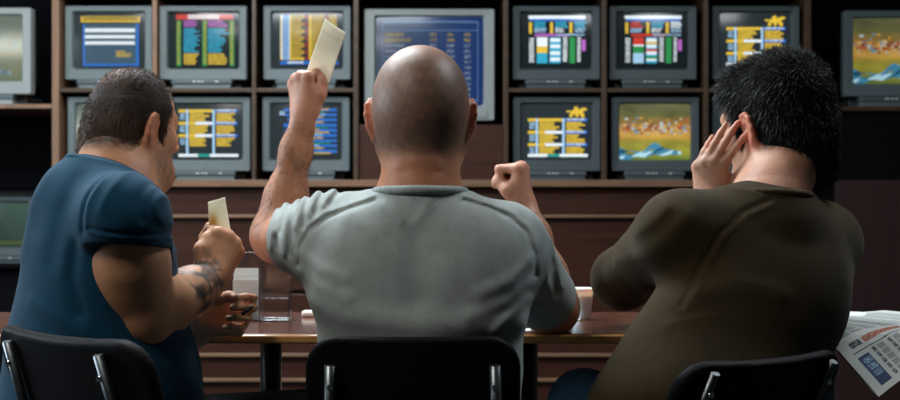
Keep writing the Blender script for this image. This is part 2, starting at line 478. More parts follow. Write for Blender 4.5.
def scr_yellow():
    a = canvas('dg'); R_(a, .12, .04, .92, .84, 'ye'); T_(a, .28, .05, .46, .83, 'bk', .12); T_(a, .56, .05, .74, .83, 'bk', .12); T_(a, .8, .05, .92, .83, 'bk', .12)
    for k in range(14): R_(a, .12, .04+k*.057, .17+.05*(k % 2), .07+k*.057, 'wh')
    R_(a, .15, .04, .25, .84, 'lb'); T_(a, .15, .04, .24, .83, 'bl', .2)
    for x in (.46, .74): R_(a, x, .04, x+.07, .84, np.array(lin('7a2c22')))
    for k in range(6): R_(a, .42, .12+k*.125, .5, .17+k*.125, 'dg'); R_(a, .72, .12+k*.125, .78, .16+k*.125, 'dg')
    R_(a, .12, .86, .94, .92, 'bl'); T_(a, .22, .87, .45, .92, 'wh', .7)
    return a
def scr_blue_text():
    a = canvas('dg'); T_(a, .12, .13, .2, .2, 'lb', .8)
    for k in range(9):
        y = .08+k*.092; R_(a, .18+.03*(k % 3), y, .93, y+.055, 'bl'); T_(a, .3, y, .88, y+.05, 'lb' if k % 2 else 'ye', .45, .5)
        T_(a, .5, y+.05, .86, y+.09, 'ye' if k % 3 else 'gr', .5, .4)
    return a
def scr_mixed(shift=0):
    a = canvas(); R_(a, .11, .05, .92, .11, 'wh'); R_(a, .13, .11, .9, .15, 'bl')
    for k, x in enumerate((.12, .42, .69)):
        R_(a, x, .17, x+.04, .37, 'ye'); T_(a, x+.07, .16, x+.25, .28, 'cy' if not shift else ('rd', 'cy', 'wh')[k], .75, .3)
        T_(a, x+.07, .28, x+.25, .37, 'lb' if k != 1 else 'wh', .5, .4)
    R_(a, .2, .38, .68, .42, 'mg' if not shift else 'rd'); T_(a, .5, .38, .9, .43, 'lb', .5)
    T_(a, .12, .45, .19, .9, 'wh', .5)
    R_(a, .23, .44, .38, .9, 'wh'); R_(a, .23, .6, .38, .72, 'ye' if not shift else 'gr'); R_(a, .23, .72, .38, .9, 'cy' if not shift else 'lb')
    if shift: R_(a, .23, .44, .38, .58, 'rd')
    R_(a, .41, .44, .57, .9, 'cy')
    for k in range(4): R_(a, .42, .46+k*.115, .56, .52+k*.115, 'wh'); 
    if shift:
        for k in range(3): R_(a, .41, .52+k*.13, .57, .56+k*.13, ('ye', 'rd', 'gr')[k])
    T_(a, .6, .44, .66, .9, 'wh', .55); R_(a, .69, .44, .77, .9, 'gr'); T_(a, .8, .44, .85, .9, 'wh', .6); R_(a, .86, .48, .92, .68, 'mg')
    return a
def scr_race():          # field of runners on grass, crowd rails behind, water in front
    a = canvas('dg'); yy, xx = np.mgrid[0:H0, 0:W0]; u = xx/W0; v = yy/H0
    stops = [(0, '#5b5a3c'), (.2, '#5f5f35'), (.34, '#8a6b35'), (.42, '#a98448'), (.58, '#b08636'), (.66, '#8a8030'), (.82, '#8b8a2f'), (1, '#5a6b2a')]
    for k in range(3): a[..., k] = np.interp(v, [s[0] for s in stops], [lin(s[1])[k] for s in stops])
    pts = np.stack([u.ravel()*9, v.ravel()*16, np.zeros(u.size)], 1); n = fbm(pts, 1.3, 5, 3).reshape(u.shape)
    a *= (1+.35*n)[..., None]
    rg = np.random.default_rng(3)
    for _ in range(150):
        x, y = rg.uniform(.02, .98), rg.normal(.43, .06); w, h = rg.uniform(.008, .03), rg.uniform(.01, .028)
        if y > .6: continue
        R_(a, max(x-w, 0), max(y-h, 0), min(x+w, 1), y+h, np.array(lin(rg.choice(['#a9b0ae', '#a3502e', '#c8922f', '#6a8a98', '#c9b184', '#7b4a2a']))))
    for k in range(22): R_(a, .04+k*.042, .52, .05+k*.042, .6, np.array(lin('#c9a85c')))
    yy2 = .86+.05*np.sin(u*9)+.02*np.sin(u*23); mk = (np.abs(v-yy2) < .075+.03*np.sin(u*14+1)) & (u < .86) & (fbm(np.stack([u.ravel()*14, v.ravel()*40, 0*u.ravel()], 1), 1., 18, 2).reshape(u.shape) > -.35)
    a[mk] = np.array(lin('#3f7f9c')); n2 = fbm(np.stack([u.ravel()*30, v.ravel()*50, 0*u.ravel()], 1), 1., 8, 2).reshape(u.shape)
    a[mk & (n2 > .2)] = np.array(lin('#a9d2de')); a[mk & (n2 < -.45)] = np.array(lin('#1d4a63'))
    return a
def scr_blue_list():
    W, H = 200, 160; a = np.ones((H, W, 3))*np.array(lin('#0c3070'))
    u = np.linspace(0, 1, W)[None, :, None]; v = np.linspace(0, 1, H)[:, None, None]
    a = a*(.55+.6*np.clip(u*1.2, 0, 1)) + np.array(lin('#3a4448'))*(1-u)*1.1 + np.array(lin('#3b3a0c'))*np.exp(-((u-.04)**2/.004+(v-.7)**2/.06))
    lb = np.array(lin('#7fa6d8')); 
    for y in (.055, .15): R_(a, .06, y, .95, y+.012, lb)
    for x in (.06, .945): R_(a, x, .055, x+.007, .95, lb)
    R_(a, .06, .94, .95, .95, lb)
    rg = RNG
    for k in range(12):
        y = .185+k*.062; c = np.array(lin('#c9b24a')) if k < 2 else np.array(lin('#a8b9cf'))
        Lw = rg.uniform(.16, .32)
        for x0, x1 in ((.08, .08+Lw), (.50, .57), (.66, .73), (.82, .88)):
            X0, X1, Y0, Y1 = int(x0*W), int(x1*W), int(y*H), int((y+.036)*H)
            m = rg.random((Y1-Y0, X1-X0)) < .5
            a[Y0:Y1, X0:X1][m] = c*.8
    return a
def scr_dim():
    a = canvas('dg'); u = np.linspace(0, 1, W0)[None, :, None]; v = np.linspace(0, 1, H0)[:, None, None]
    a = a*.3+np.array(lin('#5a7d6c'))*(.4+.6*u)*(1-.5*v) + 0*a; R_(a, 0, .86, 1, .93, np.array(lin('#6d7a3a'))); R_(a, .2, .3, .5, .34, np.array(lin('#8fa39b')))
    return a
def scr_glare():  # white glare on the tube glass painted into the picture as a band
    a = scr_race(); v = np.linspace(0, 1, H0)[:, None, None]; return a*.25+np.array(lin('#8f9a92'))*(.35+1.3*np.exp(-((v-.45)/.18)**2))

def picture_mesh(name, w, h, a, bulge, y0):
    H, W = a.shape[:2]
    u = np.linspace(-1, 1, W+1); v = np.linspace(1, -1, H+1)
    U_, V_ = np.meshgrid(u, v)
    y = y0 - bulge*(1-.5*U_**2-.5*V_**2)
    V = np.stack([U_*w/2, y, V_*h/2], -1).reshape(-1, 3)
    i = (np.arange(H)[:, None]*(W+1)+np.arange(W)[None, :]).ravel()
    Q = np.stack([i, i+W+1, i+W+2, i+1], 1)
    return np_mesh(name, V, Q, fcol=a.reshape(-1, 3)*1.15)

def rrect(w, h, r, n=6):
    out = []
    for cx, cz, a0 in ((w/2-r, h/2-r, 0), (-w/2+r, h/2-r, 90), (-w/2+r, -h/2+r, 180), (w/2-r, -h/2+r, 270)):
        for k in range(n+1): t = math.radians(a0+90*k/n); out.append((cx+r*math.cos(t), cz+r*math.sin(t)))
    return out
def loft(loops, caps=(False, False)):
    """loops of (x,y,z); one surface through them"""
    b = bmesh.new(); R = [[b.verts.new(p) for p in L] for L in loops]; n = len(R[0])
    for a, c in zip(R, R[1:]):
        for k in range(n): b.faces.new((a[k], a[(k+1) % n], c[(k+1) % n], c[k]))
    if caps[0]: b.faces.new(R[0][::-1])
    if caps[1]: b.faces.new(R[-1])
    bmesh.ops.recalc_face_normals(b, faces=b.faces)
    return b

def television(loc, rz, art, label, group, mb, strength, s=1.0, big=False, gloss=.17):
    t = empty('television', loc, rz); tag(t, label, 'television', group)
    if not big: w, h, z0, sw, shh, cz = .366*s, .31*s, .037*s, .297*s, .236*s, .202*s
    else: w, h, z0, sw, shh, cz = .545, .468, .018, .452, .372, .268
    c0 = z0+h/2
    def L(w_, h_, r, y, cc): return [(x, y, cc+z) for x, z in rrect(w_, h_, r)]
    b = MB(); b._add(loft([L(w-.02, h-.02, .006, .065, c0), L(w, h, .008, .05, c0), L(w, h, .008, .006, c0), L(w-.006, h-.006, .006, 0, c0),
                           L(sw+.012, shh+.012, .010, .002, cz), L(sw, shh, .010, .014, cz), L(sw-.004, shh-.004, .010, .03, cz)]))
    o = b.build('bezel', mb, t)
    d = .36 if not big else .40
    b = MB(); b._add(loft([L(w-.02, h-.02, .012, .062, c0), L(w-.04, h-.03, .02, .12, c0), L(w*.62, h*.62, .03, d, c0-.01), L(w*.55, h*.5, .03, d+.02, c0-.01)], (True, True)))
    b.build('rear_housing', M['tvbody'], t)
    me = picture_mesh('picture', sw, shh, art, .012*s if not big else .018, .021)
    o = link_mesh('screen', me, screen_mat('tube '+label[:20], strength, gloss), t, True); o.location = (0, 0, cz)
    if not big:
        b = MB(); b.box(-.13*s, .122*s, -.012, .2, z0-.018*s, z0, .003); p = b.build('control_panel', M['tvpanel'], t)
        for x, ww in ((-.035, .014), (-.015, .01), (0.0, .01), (.06, .014)):
            MB().box(x*s-ww*s/2, x*s+ww*s/2, -.015, -.010, z0-.012*s, z0-.006*s, .001).build('button', M['tvbutton'], p)
        b = MB(); b.box(-.125*s, .118*s, -.006, .22, 0, z0-.018*s, .003); b.build('stand', mb, t)
        MB().box(-.155*s, .155*s, .05, .25, 0, z0-.004, .004).build('foot', M['tvbody'], t)
    else:
        b = MB(); b.box(-.20, .2, .03, .3, 0, z0+.002, .004); b.build('stand', M['tvbody'], t)
        b = MB(); b.box(-w/2+.03, w/2-.03, -.004, .004, z0+.012, z0+.045, .003); b.build('control_panel', M['bezel_big'], t)
    return t
G1, G2 = 'televisions on the upper shelf', 'televisions on the lower shelf'
def tv(px, z, art, label, g, mb, st, rz=0, s=1., yo=.03, gloss=.17):
    return television((X(px, SY+yo), SY+yo, z), math.radians(rz), art, label, g, mb, st, s, gloss=gloss)
BL, BD = M['bezel'], M['bezel_shaded']
BM = mat('half shaded television plastic', lin('586366'), .45, noise=.05, nscale=60)  # middle step of the light falloff put into the bezel greys
tv(108.5, zm, scr_form(), 'grey television on upper shelf showing yellow heading and blue box with white bars', G1, BL, 1.0, 0)
tv(203, zm, scr_prices(), 'grey television on upper shelf with red title bar over green and cyan columns', G1, BL, 1.0)
tv(307, zm, scr_yellow(), 'television on upper shelf with yellow screen partly behind the raised paper slip', G1, BM, 1.0)
tv(556.5, zm, scr_mixed(), 'dark television on upper shelf, white and green blocks, just right of the large one', G1, BD, 1.15)
tv(653, zm, scr_mixed(1), 'dark grey television on upper shelf with red and green blocks and a bright glare', G1, BD, 1.0)
tv(756, zm, scr_table(), 'television on upper shelf with yellow horse picture above the black haired man', G1, BD, 1.1)
tv(111, zb, scr_glare(), 'television on lower shelf mostly hidden behind the left man\'s head', G2, BL, .8)
tv(206.5, zb, scr_table(False), 'grey television on lower shelf with yellow results table beside the left man\'s face', G2, BL, 1.1)
tv(306, zb, scr_blue_text(), 'television on lower shelf with blue text lines behind the raised forearm', G2, BM, 1.0)
tv(557, zb, scr_table(), 'television on lower shelf with yellow horse picture beside the clenched fist', G2, BD, 1.15)
tv(655.5, zb, scr_race(), 'television on lower shelf showing a horse race on grass', G2, BD, 1.1)
tv(756, zb, scr_dim(), 'television on lower shelf hidden behind the black haired man\'s head', G2, BD, .8)
# the large one on its plinth
television((X(429.5, SY+.03), SY+.03, zp), 0, scr_blue_list(), 'large pale grey television showing a blue list of runners behind the bald head', None, M['bezel_big'], .6, big=True)
# side bays
television((X(-23), SY+.03, Z(104)), math.radians(0), scr_glare(), 'pale television in the far left bay cut off by the picture edge', None, M['bezel_big'], 1.0, 1.17)
television((X(900), SY+.05, Z(106)), math.radians(0), scr_race(), 'television in the far right bay showing a horse race', None, BM, .8, 1.17)
television((X(-4), SY+.04, Z(264)), math.radians(0), scr_dim(), 'dim television low in the far left bay behind the blue shirted back', None, BD, .4, .8)

# ------------------------------------------------------------------ table and the things on it
TZ, TY0, TY1 = .75, 2.42, 2.90
tx0, tx1 = -1.35, 1.45
tb = empty('table', (0, 2.66, 0)); tag(tb, 'long narrow red brown table with varnished front edge in front of the three men', 'table')
MB().box(tx0, tx1, TY0+.012, TY1, TZ-.018, TZ, .002).build('tabletop', M['table'], tb, world=True)
b = MB(); b.box(tx0, tx1, TY0, TY0+.013, TZ-.019, TZ-.001, .006, seg=4); b.build('edge_band', M['tedge'], tb, world=True)
for px in (271, 527):
    x = X(px, 2.62)
    g = MB().tube([(x, 2.62, .012), (x, 2.62, TZ-.018)], .0225, 28).build('leg', M['chrome'], tb, world=True)
    MB().box(x-.04, x+.04, 2.45, 2.85, 0, .014, .004).build('foot', M['chrome'], tb, world=True)
for x in (tx0+.12, tx1-.12):
    MB().tube([(x, 2.66, .012), (x, 2.66, TZ-.018)], .0225, 28).build('leg', M['chrome'], tb, world=True)
    MB().box(x-.04, x+.04, 2.45, 2.85, 0, .014, .004).build('foot', M['chrome'], tb, world=True)
# foam cup
c = at(582, 320, 2.72); cup = empty('foam_cup', (c[0], 2.72, TZ)); tag(cup, 'white foam cup standing on the table beside the olive sleeve', 'cup')
H = .069
MB().lathe([(.0, .002), (.0175, 0), (.0185, 0), (.0245, H-.006), (.0255, H-.006), (.0262, H-.002), (.0255, H), (.0238, H-.001), (.0168, .004), (.0, .004)], n=48).build('cup_body', M['foam'], cup)
MB().lathe([(.0, .052), (.0212, .052), (.0214, .0535), (0., .0535)], n=32).build('coffee', mat('coffee', (.02, .01, .006), .1), cup)
# acrylic leaflet holder and leaflets
hx0, hx1 = X(232, 2.72), X(292, 2.72); hm = X(262, 2.72); y = 2.68
hd = empty('leaflet_holder', ((hx0+hx1)/2, y, TZ)); tag(hd, 'clear acrylic leaflet holder standing on the table beside the left man\'s fists', 'leaflet holder')
b = MB(); b.box(hx0, hm, y+.05, y+.053, TZ+.003, TZ+.146, .001); b.box(hm+.002, hx1-.004, y+.05, y+.053, TZ+.003, TZ+.138, .001); b.build('back_plate', M['acrylic'], hd, world=True)
b = MB(); b.box(hx0, hm-.001, y, y+.003, TZ+.003, TZ+.06, .001); b.box(hm+.004, hx1, y, y+.003, TZ+.003, TZ+.05, .001); b.build('front_plate', M['acrylic'], hd, world=True)
b = MB()
for x, hh in ((hx0+.0015, .06), (hm, .146), (hx1-.0015, .065)): b.box(x-.0015, x+.0015, y, y+.053, TZ+.003, TZ+hh, .0007)
b.build('side_plate', M['acrylic'], hd, world=True)
MB().box(hx0, hx1, y-.004, y+.054, TZ, TZ+.003, .001).build('base', M['acrylic'], hd, world=True)
for k in range(3):
    o = MB().box(hx0+.006, hm-.006, y+.034-.009*k, y+.0355-.009*k, TZ+.004, TZ+.112-.012*k, 0).build('leaflet', M['paper'])
    tag(o, ('white leaflet at the back of the clear holder', 'white leaflet in the middle of the clear holder', 'white leaflet at the front of the clear holder')[k], 'leaflet', 'leaflets in the holder')
o = MB().box(0, .075, 0, .05, 0, .002, .0008, M=Matrix.Translation((at(519, 0, 2.5)[0], 2.46, TZ)) @ Matrix.Rotation(.2, 4, 'Z')).build('napkin', M['paper']); tag(o, 'folded white napkin under the bald man\'s right elbow', 'napkin')
o = MB().box(0, .05, 0, .035, 0, .003, .001, M=Matrix.Translation((at(556, 0, 2.72)[0], 2.7, TZ)) @ Matrix.Rotation(-.2, 4, 'Z')).build('paper_scrap', M['paper']); tag(o, 'small scrap of white paper beside the foam cup', 'paper')
o = MB().box(0, .06, 0, .03, 0, .014, .005, M=Matrix.Translation((at(303, 0, 2.8)[0], 2.77, TZ))).build('pale_block', M['foam']); tag(o, 'small pale grey block on the table left of the pale shirt', 'block')  # plain rounded block for a small unidentified item
# ================================================================== THE MEN
A = np.array
SKIN = A(lin('c08a6c')); SKIN_D = A(lin('a06a50'))
M['skin'] = mat('skin', (.5, .3, .2), .48, attr=True, noise=.10, nscale=55, bump=.25, bscale=420, bdist=.0012, sss=.12)
M['hair'] = mat('dark hair', lin('0e0d0d'), .55, noise=.3, nscale=90, spec=.35)
M['hair_brown'] = mat('short brown hair', lin('2a211b'), .6, attr=True, spec=.35)
M['hair_arm'] = mat('arm hair', lin('3a2417'), .6)

def head(S, c, R, s=1.0, jaw=1.0, earx=1.0, ear=1.0, occ=1.0):
    """adds a head to a solid; c = point midway between the ears, R = its frame (right, front, up)"""
    T = lambda x, y, z: c+R@(A([x, y, z])*s)
    E = lambda p, r, k=.02, op='u', RR=None: S.ell(T(*p), A(r)*s, R if RR is None else RR, k*s, op)
    E((0, -.022+(1-occ)*.094, .032), (.077, .094*occ, .086)); E((0, .03, .04), (.066, .062, .068), .03)
    E((0, .035, -.03), (.060, .056, .078), .03); E((0, -.045+(1-occ)*.09, .0), (.068*occ, .065*occ, .062), .03)
    for sx in (-1, 1):
        S.cone(T(sx*.050*jaw, .0, -.045), T(sx*.034*jaw, .055, -.088), .020*s, .018*s, k=.03*s)
        S.cone(T(sx*.034*jaw, .055, -.088), T(0, .078, -.100), .018*s, .017*s, k=.025*s)
        E((sx*.043, .062, -.018), (.022, .022, .02), .02)
    S.cone(T(-.032, .084, .026), T(.032, .084, .026), .011*s, .011*s, k=.018*s)
    for sx in (-1, 1):
        E((sx*.032, .104, .008), (.018, .016, .013), .012, 's'); E((sx*.032, .080, .008), (.0135, .0135, .0125), .003)
        S.cone(T(sx*.020, .091, .014), T(sx*.044, .083, .013), .0035*s, .003*s, k=.006*s)
    S.cone(T(0, .092, .014), T(0, .117, -.026), .008*s, .0115*s, k=.012*s)
    for sx in (-1, 1): E((sx*.013, .105, -.030), (.008, .010, .008), .008); E((sx*.007, .110, -.038), (.0035, .005, .004), .003, 's')
    S.cone(T(-.018, .088, -.055), T(.018, .088, -.055), .0055*s, k=.006*s); S.cone(T(-.016, .087, -.066), T(.016, .087, -.066), .0065*s, k=.006*s)
    S.cone(T(-.022, .096, -.0605), T(.022, .096, -.0605), .0022*s, k=.003*s, op='s')
    for sx in (-1, 1):
        Re = R@rot(yaw=sx*-28, roll=sx*6, pitch=-8)
        ec = T(sx*.080*earx, -.006, -.002); sc = s*ear
        S.ell(ec, A([.0085, .019, .033])*sc, Re, .008*s)
        o = lambda y, z, x=.004: ec+Re@(A([sx*x, y, z])*sc)
        rim = [o(.013, .006), o(.016, .020), o(.008, .031), o(-.006, .032), o(-.017, .022), o(-.019, .006), o(-.014, -.012), o(-.006, -.022)]
        S.path(rim, [.0035*sc]*8, k=.004*s)
        S.ell(o(-.001, .003, .012), A([.010, .010, .017])*sc, Re, .004*s, 's')
        S.path([o(-.009, .018), o(-.010, .004), o(-.004, -.010)], [.003*sc]*3, k=.004*s)
        S.ell(o(.004, -.028, .001), A([.006, .009, .009])*sc, Re, .006*s)
        S.ell(o(.015, -.004, .0), A([.005, .005, .007])*sc, Re, .004*s)
    return T

def hand(S, W, d, n, side, s=1.0, curl=None, spread=(.10, .03, -.04, -.12), thumb=None, k=.008, slim=1.0, bend=0.0):
    """W wrist point, d palm direction, n out of the back of the hand"""
    d = U(d); n = U(A(n)-d*(A(n)@d)); t = np.cross(n, d) if side == 'R' else np.cross(d, n)
    Tt = lambda a, b, c_: W+(d*a+t*b+n*c_)*s
    curl = curl or [(80, 95, 60)]*4
    mcp = [(.090, .031, .000), (.094, .010, .004), (.090, -.011, .003), (.080, -.030, -.002)]
    ln = [(.044, .026, .021), (.048, .030, .022), (.045, .028, .022), (.036, .021, .019)]
    rr = [(.0108, .0096, .0084), (.0112, .0098, .0086), (.0106, .0092, .0082), (.0096, .0084, .0074)]
    S.cone(Tt(-.02, 0, 0), Tt(.018, 0, -.001), .0245*s*slim, .0255*s*slim, k=.02, flat=(n, 1.25))
    for i in range(4):
        S.cone(Tt(.012, mcp[i][1]*.55, -.003), Tt(*mcp[i]), .0165*s, .0125*s, k=.016*s)
    S.cone(Tt(.02, .018, -.012), Tt(.06, .030, -.012), .017*s, .012*s, k=.016*s)
    S.cone(Tt(.02, -.022, -.010), Tt(.065, -.026, -.010), .015*s, .012*s, k=.014*s)
    for i in range(4):
        p = Tt(*mcp[i]); S.sph(p, .0125*s, k=.008*s)
        a = 0; sp = spread[i]
        for j in range(3):
            a += math.radians(curl[i][j])
            dr = U(math.cos(a)*(d+t*sp)-math.sin(a)*n)
            q = p+dr*ln[i][j]*s
            S.cone(p, q, rr[i][j]*s*slim, (rr[i][min(j+1, 2)] if j < 2 else .0070)*s*slim, k=.0035 if j else .006)
            p = q
    th = thumb or [(.012, .022, -.012), (.045, .044, -.022), (.070, .034, -.036), (.088, .018, -.044)]
    S.path([Tt(*q) for q in th], [.0165*s, .0135*s, .0115*s, .0088*s], k=.010)
    return Tt

def ear_mask(L):
    return sstep(((np.abs(L[:, 0])-.086)/.020)**2+((L[:, 1]+.006)/.032)**2+((L[:, 2])/.044)**2, 1.15, .7)
def seg_dist(P, a, b): return Solid.seg(P, A(a, float), A(b, float))
def mixc(c, k, m): return c*(1-m[:, None])+A(k)*m[:, None]
def sstep(x, a, b): t = np.clip((x-a)/(b-a), 0, 1); return t*t*(3-2*t)

def strands(name, roots, dirs, length, width, curve, jitter=.3, seg=3, col=None, seed=1):
    """many tapering three-sided locks as ONE mesh; roots, dirs, length are arrays"""
    r = np.random.default_rng(seed); n = len(roots)
    D = dirs+r.normal(size=(n, 3))*jitter; D /= np.linalg.norm(D, axis=1)[:, None]
    up = r.normal(size=(n, 3)); side = np.cross(D, up); side /= np.linalg.norm(side, axis=1)[:, None]
    V = []; w = width if np.ndim(width) else np.full(n, width)
    for j in range(seg+1):
        t = j/seg; c = roots+D*(length*t)[:, None]+curve*(length*t*t)[:, None]
        ww = w*(1-t)**.7*(1 if j < seg else 0)+1e-5
        b = np.cross(D, side)
        for q in range(3):
            an = 2*PI*q/3; V.append(c+(side*math.cos(an)+b*math.sin(an))*ww[:, None])
    V = np.stack(V, 1).reshape(-1, 3); m = 3*(seg+1)
    base = np.arange(n)[:, None]*m; Q = []
    for j in range(seg):
        for q in range(3):
            Q.append(base+A([[j*3+q, j*3+(q+1) % 3, (j+1)*3+(q+1) % 3, (j+1)*3+q]]))
    Q = np.concatenate(Q, 0)
    vc = None if col is None else np.repeat(col, m, axis=0)
    return np_mesh(name, V, Q, vcol=vc)

H1 = .0034
# shirt cloth
def cloth(name, c, rough=.9, sheen=.06, n=.12, bs=700, bd=.0012, bump=.5, c2=None):
    return mat(name, lin(c), rough, noise=n, nscale=38, bump=bump, bscale=bs, bdist=bd, sheen=sheen, spec=.2)
M['tee_grey'] = cloth('pale grey knit', 'a9b3b2')
M['tee_rib'] = cloth('pale grey rib', 'a3aeb0', bs=1200)
M['tee_teal'] = cloth('teal cotton', '083c55', bs=900, bump=.3)
M['tee_olive'] = cloth('olive cotton', '3a2f1a', bs=900, bump=.3)
M['jeans'] = cloth('blue denim', '6f9fc6', bs=1200)
M['hair_base'] = mat('black hair mass', lin('0a0a0b'), .85, noise=.3, nscale=90, spec=.1)
M['trousers'] = cloth('dark trousers', '17191f')
M['shoe'] = mat('black leather shoe', (.01, .01, .011), .35)

def legs(parent, hipL, hipR, kneeL, kneeR, footL, footR, m, label=None, pelv=None):
    """trousers in one piece; shoes"""
    S = Solid(); hipL, hipR, kneeL, kneeR, footL, footR = map(A, (hipL, hipR, kneeL, kneeR, footL, footR))
    c = (hipL+hipR)/2; S.ell(c+A([0, 0, .03]), A(pelv or (.17, .13, .12)), None, .04)
    for h, kn, f in ((hipL, kneeL, footL), (hipR, kneeR, footR)):
        S.cone(h, kn, .092, .066, k=.04); an = f+A([0, 0, .09])
        S.cone(kn, (kn*.55+an*.45), .066, .060, k=.04); S.cone((kn*.55+an*.45), an, .060, .052, k=.03, cut=(an, an-kn))
    link_mesh('trousers', S.mesh('trousers', .008), m, parent, True, True)
    for f, kn in ((footL, kneeL), (footR, kneeR)):
        fw = U((kn-c)*A([1, 1, 0])); T = Solid()
        T.cone(f+A([0, 0, .085]), f+A([0, 0, .05]), .042, .042, k=.02)
        T.cone(f+A([0, 0, .035])-fw*.03, f+fw*.15+A([0, 0, .032]), .038, .034, k=.03, flat=((0, 0, 1), 1.1))
        T.ell(f+fw*.06+A([0, 0, -.06]), (.3, .3, .062), None, .004, 's')
        link_mesh('shoe', T.mesh('shoe', .006), M['shoe'], parent, True, True)

def sleeve(S, pts, rs, hem, nrm, arm_r, k=.04, elastic=None):
    """short sleeve: cones along pts, cut open at hem"""
    for i in range(len(pts)-1):
        S.cone(pts[i], pts[i+1], rs[i], rs[i+1], k=k if i == 0 else .02, cut=(A(hem), A(nrm)) if i == len(pts)-2 else None)

def collar(parent, pts, r, m, flat=None):
    S = Solid()
    S.path([*pts, pts[0]], [r]*(len(pts)+1), k=.004)
    return link_mesh('collar', S.mesh('collar', .003), m, parent, True, True)
def oval(c, rx, ry, R, n=20, tilt=0.):
    return [A(c)+R@A([rx*math.cos(t), ry*math.sin(t), tilt*math.sin(t)]) for t in [2*PI*k/n for k in range(n)]]

# ---------------------------------------------------------------- chairs
def chair(loc, rz, label, w=.35, top=.79, bars=.132, tiltbar=.03, h2=.165, lean=7, zo=.045, br=.0095):
    """front of the chair faces local +y; the backrest stands at local y = 0"""
    t = empty('chair', (loc[0], loc[1], 0), rz); tag(t, label, 'chair', 'black chairs')
    S = Solid(); S.rbox((0, 0, top-h2), (w/2, h2), .055, .011, rot(pitch=lean), bend=.55)
    link_mesh('backrest', S.mesh('backrest', .005), M['chairblack'], t, True)
    S = Solid(); S.rbox((0, .235, .452), (.215, .205), .06, .018, rot(pitch=90), bend=-.12)
    link_mesh('seat', S.mesh('seat', .006), M['chairblack'], t, True)
    for sx in (-1, 1):
        x = sx*bars; yb = .55*x*x-.02
        ztop = top-zo
        b = MB(); k = math.tan(math.radians(lean)); b.tube([(x, yb-.006-k*(h2-.045), ztop), (x*1.03, yb-.008-k*(h2-.175), ztop-.13), (x*1.10, yb+.01, .56), (x*1.18, .04, .44), (x*1.25, .10, .425)], br, 12)
        bk = b.build('back_bracket', M['steel'], t)
        MB().tube([(x, yb-.018-k*(h2-.08), ztop-.035), (x, yb-.010-k*(h2-.08), ztop-.035)], .005, 12).build('screw', M['chrome'], bk)
        MB().tube([(sx*.17, .08, .425), (sx*.17, .40, .425)], .010, 10).build('seat_rail', M['chrome'], t)
        for yy, y2 in ((.09, -.02), (.39, .45)):
            lg = MB().tube([(sx*.17, yy, .425), (sx*.215, y2, .012)], .010, 12).build('leg', M['chrome'], t)
            MB().lathe([(0, 0), (.013, 0), (.013, .02), (0, .02)], (sx*.215, y2, 0), 14).build('foot_cap', M['chairblack'], lg)
    return t

